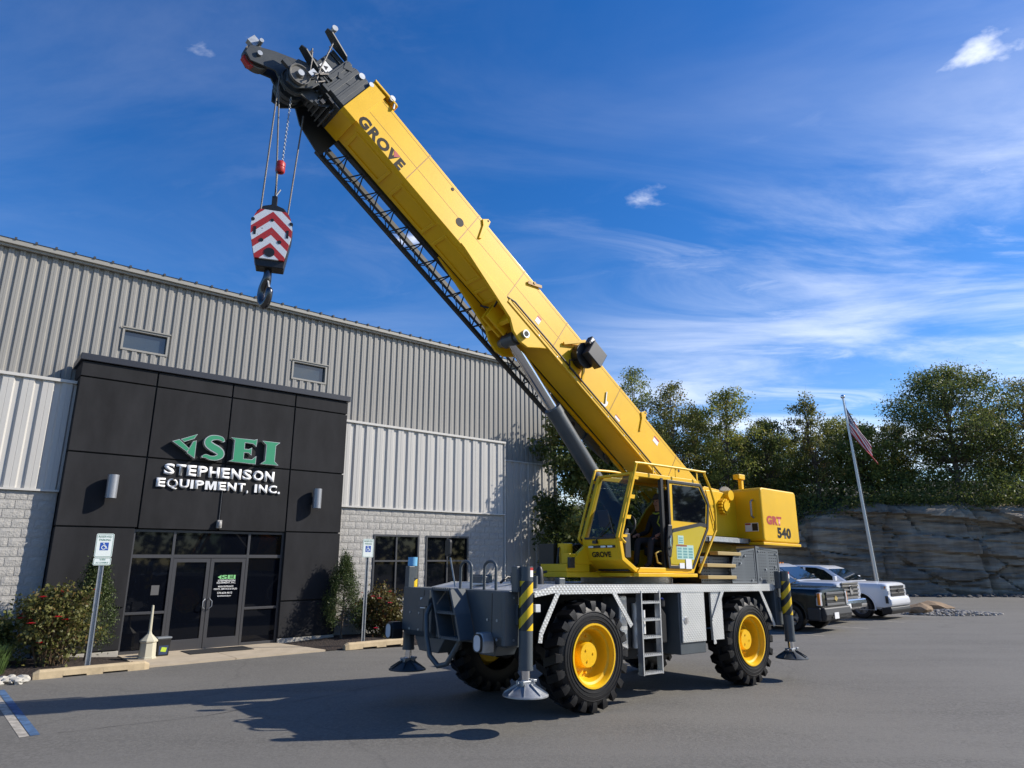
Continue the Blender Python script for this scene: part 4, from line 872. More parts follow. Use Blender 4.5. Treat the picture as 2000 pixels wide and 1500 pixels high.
BMB().prism([(3.12+.12*math.cos(R(a)), -.42+.12*math.sin(R(a))) for a in range(150, 300, 15)] + [(3.12+.07*math.cos(R(a)), -.42+.07*math.sin(R(a))) for a in range(285, 135, -15)], -.314, -.310).build('angle_scale', WHT, boom)
BMB().bar((3.15, -.325, -.24), (3.06, -.325, -.44), .012, .02).build('angle_pointer', STL, boom)
BMB().tube([(9.2, -.18, .16), (9.15, -.30, .22), (9.05, -.34, .20), (9.0, -.34, .10)], .02, 6).cyl((9.12, -.36, .22), (9.12, -.30, .22), .05, 12).build('length_sensor_sheave', STL, boom, smooth=True)
LGV = text('lettering', 'GROVE', .90, .205, 0, LTG, boom, Matrix.Identity(4), .05, spacing=1.12)
o0 = Vector(BP((9.2, -.3128, -.60))); LGV.data.transform(frame(o0, (-bd[0], 0, -bd[1]), (bn[0], 0, bn[1])))
tri = BMB().add([(8.565, -.3142, -.394), (8.425, -.3142, -.394), (8.495, -.3142, -.50)], [(0, 1, 2)]).build('lettering', LTR, boom)
# cable reel with box on the near side of the boom
rl = BMB().cyl((4.0, -.33, -.22), (4.0, -.46, -.22), .21, 28).cyl((4.0, -.46, -.22), (4.0, -.49, -.22), .23, 28).build('cable_reel', BLK, boom, smooth=True)
BMB().box(3.72, 4.10, -.66, -.50, -.30, .02).box(4.05, 4.16, -.62, -.50, -.10, .08).build('reel_motor_box', mat('graphite_plastic', (.035, .037, .04), .4), rl, bevel=.015)
BMB().box(4.08, 4.14, -.625, -.615, -.04, .05).build('reel_label', WHT, rl)
BMB().bar((4.42, -.34, -.30), (4.1, -.40, .08), .03, .05).build('reel_bracket', YEL, rl); BMB().bar((3.72, -.34, -.55), (3.9, -.40, -.30), .03, .06).build('reel_bracket', YEL, rl)
BMB().tube([(4.1, -.40, -.42), (4.2, -.42, -.52), (4.1, -.38, -.60), (3.8, -.365, -.57)], .016, 7).build('reel_cable', BLK, rl, smooth=True)
for s, t, w_, h_ in ((1.55, -.12, .16, .12), (5.0, -.45, .10, .14), (2.6, -.48, .14, .07)):
    BMB().box(s, s+w_, -.3138, -.3095, t, t+h_).build('warning_decal', WHT, boom); BMB().box(s, s+w_, -.3148, -.3139, t+h_*.72, t+h_).build('warning_decal', RED, boom)
for s in range(9): BMB().cyl((.9+s*.5, -.358, -.63), (.9+s*.5, -.35, -.63), .014, 6).build('flange_bolt', STL, boom)
# --- inner sections and head
hd = BMB()
for k, (a, e) in enumerate(((9.62, .035), (9.78, .075), (9.92, .11))):
    bprism(hd, [(v*(1-e*1.1), (t+.24)*(1-e*1.1)-.24) for v, t in sec], 9.2, a)
    bprism(hd, [(v*(1-e*.8), (t+.24)*(1-e*.8)-.24) for v, t in sec], a-.10, a-.03)
inner = hd.build('telescopic_sections', HGR, CR, bevel=.005)
BMB().prism([(9.5, .10), (9.9, .02), (9.86, -.10), (9.75, -.02), (9.55, .02)], -.29, -.25).prism([(9.45, -.05), (9.85, -.22), (9.8, -.30), (9.5, -.18)], -.29, -.25).build('side_gusset', HGR, inner)
for t0 in (-.60, -.48, -.36): BMB().box(9.45, 9.95, -.26+.05*(t0+.6), .26, t0-.06, t0-.04).build('wear_pad_plate', HGR, inner)
he = BMB()
for v in (-.30, .24):
    he.prism([(9.85, -.48), (10.10, -.50), (10.28, -.64), (10.26, -.90), (10.14, -1.06), (10.0, -1.02), (9.88, -.80)], v+.03, v+.06)
he.box(9.85, 10.14, -.21, .21, -.50, .06).box(9.85, 10.05, -.25, .25, -.62, -.50)
for t in (-.53, .07):   # tall ears that stand out from the side panel
    for v0_, v1_ in ((-.21, -.40), (.21, .40)):
        n_ = 10; tip = [(10.32+.05*math.sin(R(a)), (v1_ if v1_ > 0 else v1_)*(.9+.1*math.cos(R(a)))) for a in range(0, 181, 30)]
        he.add([(s, v, t_) for t_ in (t, t+.028) for s, v in ((9.88, v0_), (9.95, v1_*.78), (10.30, v1_), (10.38, v1_*.92), (10.38, v1_*.72), (10.16, v0_))], [(0, 1, 2, 3, 4, 5), (11, 10, 9, 8, 7, 6)] + [(i, (i+1) % 6, 6+(i+1) % 6, 6+i) for i in range(6)])
for t in (-.40, -.22, -.04): he.box(9.86, 10.13, -.235, -.21, t-.008, t+.008)
for v in (-.10, .08): he.prism([(10.02, -.55), (10.30, -.50), (10.55, -.72), (10.78, -.98), (10.74, -1.12), (10.62, -1.16), (10.35, -.95), (10.08, -1.05)], v, v+.03)
head = he.build('boom_head', HGR, CR, bevel=.006)
BMB().box(9.93, 10.08, -.239, -.236, -.38, -.24).build('warning_decal', WHT, head)
BMB().add([(9.97, -.2405, -.35), (10.04, -.2405, -.33), (9.99, -.2405, -.27)], [(0, 1, 2)]).build('warning_symbol', BLK, head)
def sheave(s, v, t, r, m, parent):
    pr = [(.04, -.03), (r*.35, -.03), (r*.4, -.012), (r*.82, -.012), (r*.92, -.034), (r, -.034), (r*.9, 0), (r, .034), (r*.92, .034), (r*.82, .012), (r*.4, .012), (r*.35, .03), (.04, .03)]
    b = BMB(); n = 32; vs = []; mm = len(pr)
    for i in range(n):
        a = 2*math.pi*i/n; vs += [(s+q*math.cos(a), v+h, t+q*math.sin(a)) for q, h in pr]
    b.add(vs, [(i*mm+k, ((i+1) % n)*mm+k, ((i+1) % n)*mm+k+1, i*mm+k+1) for i in range(n) for k in range(mm-1)]); return b.build('sheave', m, parent, smooth=True)
SHV = mat('sheave_nylon', (.13, .125, .115), .5, var=.3)
for v in (-.29, -.12, .05, .14, .29): sheave(10.10, v, -.84, .15 if abs(v) > .2 else .20, DGR if v > -.2 else SHV, head)
for v in (-.01, .05): sheave(10.62, v, -.98, .18, SHV, head)
BMB().cyl((10.10, -.36, -.84), (10.10, .36, -.84), .045, 14).cyl((10.62, -.14, -.98), (10.62, .16, -.98), .035, 14).build('sheave_pins', STL, head, smooth=True)
for b in (BMB().cyl((10.33, -.36, .22), (10.33, -.30, .22), .045, 12), BMB().cyl((10.74, -.13, -.80), (10.74, .10, -.80), .03, 10), BMB().box(10.74, 10.86, -.06, .03, -.92, -.78), BMB().cyl((9.62, -.32, .06), (9.62, -.26, .06), .05, 12), BMB().cyl((9.45, -.34, .08), (9.45, -.28, .08), .04, 12), BMB().box(9.98, 10.06, -.36, -.30, -.74, -.62)): b.build('head_fitting', STL, head, smooth=True, angle=30)
BMB().prism([(10.55, -1.13), (10.74, -1.08), (10.72, -1.18), (10.58, -1.20)], -.04, .04).build('red_tag', RED, head)
for pts in ([(10.2, -.32, .05), (10.1, -.35, -.25), (10.0, -.36, -.55), (9.9, -.34, -.75)], [(10.28, -.31, -.35), (10.15, -.36, -.55), (10.05, -.34, -.70), (9.95, -.38, -.62), (9.9, -.33, -.45)], [(9.95, -.33, -.5), (9.98, -.4, -.72), (9.88, -.42, -.78), (9.85, -.36, -.62)]):
    BMB().tube(pts, .012, 6).build('head_cable', ROPE, head, smooth=True)
rh = random.Random(12)
for k in range(16):   # brackets, keeper plates and lugs crowding the boom head
    s_, v_, t_ = rh.uniform(9.55, 10.3), rh.uniform(-.34, -.25), rh.uniform(-.95, -.35)
    BMB().box(s_, s_+rh.uniform(.03, .14), v_, v_+.06, t_, t_+rh.uniform(.02, .09)).build('head_bracket', HGR if k % 3 else BLK, head, bevel=.004)
for k in range(6):
    s_ = 9.5+k*.08; BMB().box(s_, s_+.02, -.20, .20, -.80+.02*k, -.62).build('keeper_plate', HGR, head)
BMB().prism([(9.5, -.62), (10.0, -.60), (9.95, -.95), (9.7, -.86)], -.16, -.13).build('head_web', HGR, head)
# --- lift cylinder
c0 = Vector((2.80, 0, 2.02)); c1 = Vector(BP((5.13, 0, -.86))); cdn = (c1-c0).normalized(); Lc = (c1-c0).length
lc = MB().cyl(c0, c0+cdn*(Lc*.705), .14, 28).cyl(c0+cdn*(Lc*.685), c0+cdn*(Lc*.715), .152, 28).cyl((2.80, -.30, 2.02), (2.80, .30, 2.02), .12, 18).build('lift_cylinder', DGR, CR, smooth=True)
MB().cyl(c0+cdn*(Lc*.70), c1-cdn*.06, .098, 24).build('cylinder_rod', CHR, lc, smooth=True)
MB().cyl(c1-Vector((0, .14, 0)), c1+Vector((0, .14, 0)), .12, 20).build('rod_eye', DGR, lc, smooth=True)
# --- stowed lattice jib along the far lower side of the boom
JC = mat('jib_dark_grey', (.022, .026, .03), .5)
jb = BMB(); v0, v1 = .42, .74
jb.bar((3.6, v0, -.54), (9.75, v0, -.52), .10, .085).bar((3.6, v1, -.54), (9.75, v1, -.52), .07, .07)
jb.bar((3.5, (v0+v1)/2, -.88), (9.3, (v0+v1)/2, -.82), .062, .062)
jib = jb.build('lattice_jib', JC, CR)
nb = 16
for k in range(nb):
    s = 3.7+k*.35; a = (s, v0, -.54); c = (s+.175, (v0+v1)/2, -.85); d = (s+.35, v0, -.54)
    BMB().cyl(a, c, .012, 6, caps=False).cyl(c, d, .012, 6, caps=False).cyl((s, v1, -.54), c, .009, 6, caps=False).cyl(c, (s+.35, v1, -.54), .009, 6, caps=False).bar((s, v0, -.53), (s, v1, -.53), .018).build('lacing', JC, jib)
def holes_plate(s0, s1, t0, t1, hl, v, m):
    b = BMB().box(s0, s1, v-.012, v+.012, t0, t1); o = b.build('jib_end_plate', m, jib)
    for s, t, r in hl: BMB().cyl((s, v-.016, t), (s, v+.016, t), r, 16).build('plate_hole', mat('sky_gap', (.02, .03, .05), .9), o)
b = BMB().prism([(9.2, -.98), (9.2, -.46), (9.75, -.42), (10.15, -.52), (10.2, -.66), (9.9, -.72), (9.7, -.86)], .40, .425).build('jib_end_plate', JC, jib)
BMB().prism([(9.8, -.50), (10.25, -.58), (10.3, -.66), (10.2, -.72), (9.9, -.66)], .30, .42).build('jib_head', JC, jib, bevel=.01)
BMB().prism([(1.9, -.50), (3.7, -.46), (3.7, -.78), (3.2, -.84), (2.4, -.80), (1.85, -.74)], .38, .42).build('jib_base_plate', mat('jib_plate_grey', (.06, .072, .08), .5), jib, bevel=.01)
hb_ = BMB()
for s, t in ((3.45, -.56), (3.15, -.62), (2.85, -.60), (2.55, -.64), (2.25, -.6), (3.0, -.74)): hb_.cyl((s, .372, t), (s, .385, t), .045, 14)
hb_.build('plate_holes', UND, jib)
BMB().box(2.25, 2.65, .33, .385, -.80, -.62).cyl((2.0, .34, -.66), (2.0, .44, -.66), .08, 16).build('jib_pin_block', HGR, jib, bevel=.01)
# --- running ropes and hook tackle
def L3(p): return CR.matrix_basis @ Vector(p)
HB = Vector((-4.62, .02, 6.05))
tops = [BP((10.26, -.12, -.98)), BP((10.18, -.02, -1.02)), BP((9.72, .14, -.92))]
bt = [(HB.x-.19, HB.y-.04, HB.z+.30), (HB.x-.0, HB.y, HB.z+.58), (HB.x+.19, HB.y+.04, HB.z+.28)]
for a, c in zip(tops, bt): MB().cyl(a, c, .0115, 8).build('hoist_rope', ROPE, CR, smooth=True)
MB().cyl(BP((.55, 0, .30)), BP((10.25, 0, .24)), .010, 6).build('hoist_rope', ROPE, CR)
MB().cyl((4.9, .05, 3.5), BP((.55, 0, .30)), .010, 6).build('hoist_rope', ROPE, CR)
aw = empty('overhoist_weight', tuple(L3((HB.x+.01, HB.y, 7.12)))); tag(aw, 'red split weight on a chain above the hook block', 'weight')
MB().lathe([(.015, -.085), (.05, -.085), (.062, -.07), (.062, -.012), (.056, -.006), (.062, 0), (.062, .06), (.05, .078), (.015, .08)], (0, 0, 0), 'z', 20).build('weight_body', RED, aw, smooth=True)
ch = MB(); tp = L3(BP((9.98, -.06, -1.02))) - L3((HB.x+.01, HB.y, 7.12)); n = 34
for k in range(n):
    p = Vector((.02, 0, .08)).lerp(tp, k/n); q = Vector((.02, 0, .08)).lerp(tp, (k+.85)/n); d = (q-p); x, y = rod_basis(d); w = (x if k % 2 else y)*.012
    ch.tube([p, p+d*.25+w, p+d*.75+w, q, p+d*.75-w, p+d*.25-w], .0045, 5, True)
ch.build('chain', STL, aw)
# hook block
hk = empty('hook_block', tuple(L3(HB)), (0, 0, R(19))); tag(hk, 'black hook block with red and white chevron cheek plates hanging from the boom', 'hook block')
def _chev(m, nt, b, t):
    s_ = nd(nt, 'ShaderNodeSeparateXYZ'); nt.links.new(t.outputs['Object'], s_.inputs[0])
    v = mth(nt, 'FRACT', mth(nt, 'DIVIDE', mth(nt, 'ADD', s_.outputs[2], mth(nt, 'ADD', mth(nt, 'MULTIPLY', mth(nt, 'ABSOLUTE', s_.outputs[0]), .95), 1.035)), .225))
    k = mth(nt, 'LESS_THAN', v, .5)
    nz = nd(nt, 'ShaderNodeTexNoise'); nz.inputs['Scale'].default_value = 26; nz.inputs['Detail'].default_value = 6; nt.links.new(t.outputs['Object'], nz.inputs['Vector'])
    sc = mth(nt, 'GREATER_THAN', nz.outputs[0], .70)
    mx = nd(nt, 'ShaderNodeMix', data_type='RGBA'); nt.links.new(k, mx.inputs[0]); mx.inputs[6].default_value = (.46, .03, .028, 1); mx.inputs[7].default_value = (.74, .76, .78, 1)
    m2 = nd(nt, 'ShaderNodeMix', data_type='RGBA'); nt.links.new(sc, m2.inputs[0]); nt.links.new(mx.outputs[2], m2.inputs[6]); m2.inputs[7].default_value = (.12, .11, .11, 1); nt.links.new(m2.outputs[2], b.inputs['Base Color'])
CHEV = mat('chevron_tape', (.6, .1, .1), .45, build=_chev)
cp = [(-.16, .33), (.17, .33), (.225, .24), (.255, .10), (.25, -.02), (.185, -.36), (-.175, -.36), (-.25, -.02), (-.255, .12), (-.215, .25)]
for y in (-.13, .10):
    MB().prism(cp, y, y+.03).build('cheek_plate', CHEV, hk)
    bb = MB().cyl((-.0, y-.004, -.27), (0, y+.034, -.27), .065, 20).cyl((0, y-.004, .19), (0, y+.034, .19), .022, 12).cyl((-.11, y-.004, -.11), (-.11, y+.034, -.11), .026, 12).cyl((.11, y-.004, -.11), (.11, y+.034, -.11), .026, 12)
    bb.box(-.215, -.185, y-.004, y+.034, -.04, .07).box(.185, .215, y-.004, y+.034, -.04, .07).cyl((-.235, y-.004, .17), (-.235, y+.034, .17), .024, 12).cyl((.235, y-.004, .17), (.235, y+.034, .17), .024, 12)
    bb.build('plate_fittings', BLK, hk)
MB().prism([(-.20, .32), (-.13, .40), (0, .445), (.13, .40), (.21, .30), (.262, .10), (.255, -.03), (.19, -.46), (-.15, -.46), (-.25, 0), (-.255, .12)], -.098, .098).build('block_frame', BLK, hk, bevel=.01)
MB().box(-.035, .035, -.03, .03, .43, .60).cyl((0, 0, .58), (0, 0, 1.02), .013, 8).build('rope_socket', BLK, hk, bevel=.008)
MB().cyl((.01, -.035, .60), (.06, -.035, .70), .012, 6).build('socket_wedge', STL, hk)
hp = [(c*.42, c*-.9, z) for c, z in ((0, -.46), (0, -.56), (-.025, -.62), (-.085, -.70), (-.105, -.80), (-.075, -.90), (.0, -.945), (.075, -.90), (.105, -.81), (.10, -.74))]
MB().tube(smooth_path(hp, 4), [.045+.02*math.sin(min(1, i/28)*math.pi) for i in range(33)] + [.045, .04, .034, .024], 12).build('hook', mat('forged_steel_dark', (.10, .10, .105), .25, .9), hk, smooth=True)
MB().bar((.01, -.02, -.60), (.045, -.09, -.76), .02, .012).cyl((.02, -.03, -.60), (.02, .03, -.60), .016, 8).build('safety_latch', STL, hk)
# ================================================================== CAB
CP = [(1.05, 1.86), (.73, 2.04), (.67, 2.36), (1.07, 3.42), (2.86, 3.44), (3.10, 3.06), (3.02, 2.58), (2.52, 1.86)]
V0, V1 = -1.20, -.42
cb = MB().ring(CP, inset_poly(CP, .07), V0, V0+.06).ring(CP, inset_poly(CP, .08), V1-.06, V1)
def skin(b, p, q, a, c): b.quad((p[0], a, p[1]), (q[0], a, q[1]), (q[0], c, q[1]), (p[0], c, p[1]))
def wallp(b, p, q, th, a, c):
    d = (Vector(q)-Vector(p)).normalized(); n = Vector((-d.y, d.x))*th; b.prism([p, q, (q[0]+n.x, q[1]+n.y), (p[0]+n.x, p[1]+n.y)], a, c)
wallp(cb, CP[1], CP[0], .03, V0+.06, V1-.06); wallp(cb, CP[2], CP[1], .03, V0+.06, V1-.06)
wallp(cb, CP[0], CP[7], .04, V0+.06, V1-.06); wallp(cb, (1.62, 3.43), CP[4], -.04, V0+.06, V1-.06); wallp(cb, CP[3], (1.16, 3.421), -.04, V0+.06, V1-.06)
wallp(cb, CP[7], CP[6], .03, V0+.06, V1-.06)
cab = cb.build('cab', YEL, CR, bevel=.008)
# chin panel slightly proud, lights strip
b = MB(); b.add([(.665, V0+.01, 2.34), (.665, V1-.01, 2.34), (.712, V1-.01, 2.15), (.712, V0+.01, 2.15)], [(0, 1, 2, 3)]); 
MB().box(.675, .70, -1.10, -.56, 2.225, 2.262).build('work_light_strip', BLK, cab)
for y in (-1.06, -.92, -.66): MB().box(.668, .676, y, y+.10, 2.23, 2.257).build('work_light', mat('lens_white', (.6, .6, .6), .2), cab)
text('lettering', 'GROVE', .40, .085, 0, LTG, cab, frame((.7115, -.60, 2.085), (0, -1, 0), (-.184, 0, .983)), .03)
CPi = inset_poly(CP, .05)
MB().quad((.69, V0+.05, 2.38), (.69, V1-.05, 2.38), (1.07, V1-.05, 3.36), (1.07, V0+.05, 3.36)).build('windshield', CGL, cab)
w = .05
MB().bar((.675, V0+.03, 2.37), (1.065, V0+.03, 3.38), .06, .035).bar((.675, V1-.03, 2.37), (1.065, V1-.03, 3.38), .06, .035).build('windshield_pillars', YEL, cab)
MB().bar((.668, V0+.07, 2.375), (.668, V1-.07, 2.375), .03, .03).build('windshield_seal', BLK, cab)
MB().quad((1.17, V0+.06, 3.422), (1.17, V1-.06, 3.422), (1.61, V1-.06, 3.428), (1.61, V0+.06, 3.428)).build('roof_window', CGL, cab)
MB().prism([CPi[0], CPi[1], CPi[2], CPi[3], CPi[4], CPi[5], CPi[6], CPi[7]], V1-.03, V1-.025).build('side_window', CGL, cab)
MB().quad((2.88, V0+.06, 3.40), (2.88, V1-.06, 3.40), (3.07, V1-.06, 3.05), (3.07, V0+.06, 3.05)).quad((3.07, V0+.06, 3.05), (3.07, V1-.06, 3.05), (3.0, V1-.06, 2.60), (3.0, V0+.06, 2.60)).build('rear_window', CGL, cab)
# wiper
MB().bar((.66, -.72, 2.33), (.73, -.98, 2.62), .02, .014).bar((.70, -1.06, 2.44), (.80, -.88, 2.74), .014, .02).box(.63, .68, -.76, -.68, 2.29, 2.34).build('wiper', BLK, cab)
# doorway post, sliding door slid back
MB().box(1.74, 1.80, V0-.01, V0+.05, 1.95, 3.38).build('door_post', BLK, cab)
DO = [(1.80, 1.93), (1.76, 2.20), (1.80, 2.45), (1.86, 2.62), (1.86, 3.36), (2.80, 3.37), (3.02, 3.04), (2.95, 2.60), (2.46, 1.93)]
MB().ring(DO, inset_poly(DO, .05), V0-.055, V0-.02).build('door_frame', BLK, cab, bevel=.006)
MB().prism(inset_poly(DO, .045), V0-.040, V0-.026).build('door_leaf', YEL, cab)
MB().prism([(1.985, 2.70), (2.0, 3.29), (2.74, 3.30), (2.93, 3.03), (2.88, 2.69)], V0-.046, V0-.030).build('door_window', GLS, cab)
MB().prism([(1.86, 2.0), (1.84, 2.20), (1.90, 2.46), (1.98, 2.52), (2.74, 2.64), (2.86, 2.60), (2.42, 1.98)], V0-.048, V0-.028).build('door_panel', OLV, cab)
MB().prism([(1.94, 2.50), (1.96, 2.565), (2.72, 2.70), (2.90, 2.69), (2.90, 2.63), (2.72, 2.64), (2.0, 2.51)], V0-.050, V0-.030).build('door_rail', BLK, cab)
MB().prism([(1.78, 2.12), (1.76, 2.25), (1.82, 2.62), (1.92, 2.62), (1.93, 2.36), (1.86, 2.10)], V0-.062, V0-.03).build('door_edge', BLK, cab, bevel=.01)
MB().tube([(1.84, V0-.07, 2.24), (1.81, V0-.10, 2.28), (1.81, V0-.10, 2.40), (1.85, V0-.07, 2.44)], .014, 8).build('door_handle', CHR, cab, smooth=True)
MINT = mat('decal_mint', (.42, .62, .54), .5)
MB().box(2.07, 2.22, V0-.0505, V0-.0485, 2.32, 2.46).build('information_decal', MINT, cab)
MB().box(2.02, 2.48, V0-.0505, V0-.0485, 2.08, 2.31).build('information_decal', MINT, cab)
MB().box(2.02, 2.30, V0-.0525, V0-.0507, 2.285, 2.31).build('information_decal', mat('decal_maroon', (.25, .06, .05), .5), cab)
b = MB()
for k in range(4):
    for c in range(3): MB().box(2.04+c*.15, 2.15+c*.15, V0-.0520, V0-.0507, 2.10+k*.045, 2.13+k*.045).build('decal_print', mat('decal_teal', (.14, .33, .33), .5), cab)
for k in range(3): MB().box(2.09, 2.20, V0-.0520, V0-.0507, 2.34+k*.035, 2.358+k*.035).build('decal_print', mat('decal_teal', (.14, .33, .33), .5), cab)

MB().box(2.24, 2.40, V0-.058, V0-.0565, 1.93, 2.09).build('paper_notice', WHT, cab); MB().box(2.07, 2.20, V0-.058, V0-.0565, 1.935, 2.02).build('paper_notice', WHT, cab)
# guard rails
def rail(pts, r=.02): return MB().tube(smooth_path([tuple(p) for p in pts], 3), r, 8)
rail([(.74, V0-.06, 2.30), (.66, V0-.06, 2.36), (.68, V0-.06, 2.48), (1.03, V0-.06, 3.42), (1.08, V0-.06, 3.53), (1.18, V0-.06, 3.56), (2.80, V0-.06, 3.585), (2.92, V0-.06, 3.54), (3.16, V0-.06, 3.10), (3.16, V0-.06, 2.64), (3.10, V0-.06, 2.52), (2.58, V0-.06, 1.87)]).build('guard_rail', YEL, cab, smooth=True)
rail([(.74, V1+.05, 2.30), (.66, V1+.05, 2.36), (.68, V1+.05, 2.48), (1.03, V1+.05, 3.42), (1.08, V1+.05, 3.51), (1.18, V1+.05, 3.53), (1.7, V1+.05, 3.54), (1.72, V1+.05, 3.44)]).build('guard_rail', YEL, cab, smooth=True)
for v in (V0-.05, V1+.04):
    b = MB()
    for a, c in (((.70, 2.36), (1.05, 3.36)),):
        d = Vector((c[0]-a[0], c[1]-a[1])); 
        for t0, t1 in ((.02, .06), (.30, .36), (.62, .68), (.93, .98)):
            p = Vector(a)+d*t0; q = Vector(a)+d*t1; b.prism([(p.x-.01, p.y), (q.x-.01, q.y), (q.x+.09, q.y), (p.x+.09, p.y)], v, v+.012)
    if v < -1: 
        for z in (2.62, 2.98, 2.70): b.box(3.08, 3.17, v, v+.012, z, z+.05)
        for u in (1.5, 2.1, 2.7): b.box(u, u+.03, v, v+.012, 3.42, 3.58)
    b.build('rail_brackets', YEL, cab)
MB().prism([(1.05, 1.86), (2.52, 1.86), (2.44, 1.94), (1.12, 1.94)], V0-.02, V0+.08).build('door_sill', YEL, cab, bevel=.008)
MB().box(1.0, 2.4, -1.28, -1.18, 1.80, 1.855).build('cab_step', YEL, cab, bevel=.006)
# interior
MB().box(.95, 2.6, V0+.08, V1-.08, 1.88, 1.91).box(2.62, 2.66, V0+.08, V1-.08, 1.95, 3.30).build('cab_lining', BLK, cab)
st_ = MB().box(2.0, 2.48, -1.02, -.58, 2.14, 2.28).obox((2.50, -.80, 2.66), (.13, .44, .80), (1, 0, .14)).box(2.12, 2.40, -.92, -.68, 1.92, 2.14).obox((2.56, -.80, 3.10), (.09, .26, .16), (1, 0, .14)).box(1.95, 2.45, -1.10, -1.03, 2.34, 2.42).box(1.95, 2.45, -.57, -.50, 2.34, 2.42)
st_.build('operator_seat', mat('seat_fabric', (.018, .018, .020), .85), cab, bevel=.03)
MB().box(.98, 1.12, -1.05, -.55, 2.08, 2.46).obox((.98, -.62, 2.70), (.03, .20, .28), (1, .2, .3)).bar((1.05, -.85, 2.0), (1.25, -.85, 2.55), .08).build('dash_console', mat('console_grey', (.03, .032, .035), .6), cab, bevel=.02)
MB().obox((.998, -.625, 2.705), (.006, .17, .24), (1, .2, .3)).build('display_screen', mat('screen_dim', (.05, .09, .11), .15), cab)
sw = [(1.25+.06*math.sin(a), -.85+.19*math.cos(a), 2.58+.18*math.sin(a)) for a in [2*math.pi*k/20 for k in range(20)]]
MB().tube(sw, .016, 8, True).bar((1.25, -1.03, 2.58), (1.25, -.67, 2.58), .025).build('steering_wheel', BLK, cab, smooth=True)
MB().tube([(1.72, V0+.04, 2.0), (1.60, V0+.02, 2.02), (1.56, V0+.02, 2.16), (1.66, V0+.02, 2.20), (1.73, V0+.04, 2.20)], .014, 8).build('grab_handle', mat('handle_tan', (.42, .28, .04), .5), cab, smooth=True)
# mirrors on the carrier
MB().bar((-1.1, .55, 1.62), (-1.16, .62, 2.05), .02).build('mirror_arm', STL, CR); MB().prism(rrect(.13, .26, .05, .66, 2.20), -1.20, -1.15, 'x').build('mirror', BLK, CR, bevel=.01)
MB().lathe([(0, 0), (.07, 0), (.06, .08), (.05, .2), (.03, .24), (0, .25)], (-.55, -.75, 1.685), 'z', 14).build('deck_fitting', BLK, CR, smooth=True); MB().cyl((-.90, -1.05, 1.62), (-.90, -1.05, 1.80), .035, 12).build('deck_fitting', DGR, CR, smooth=True)

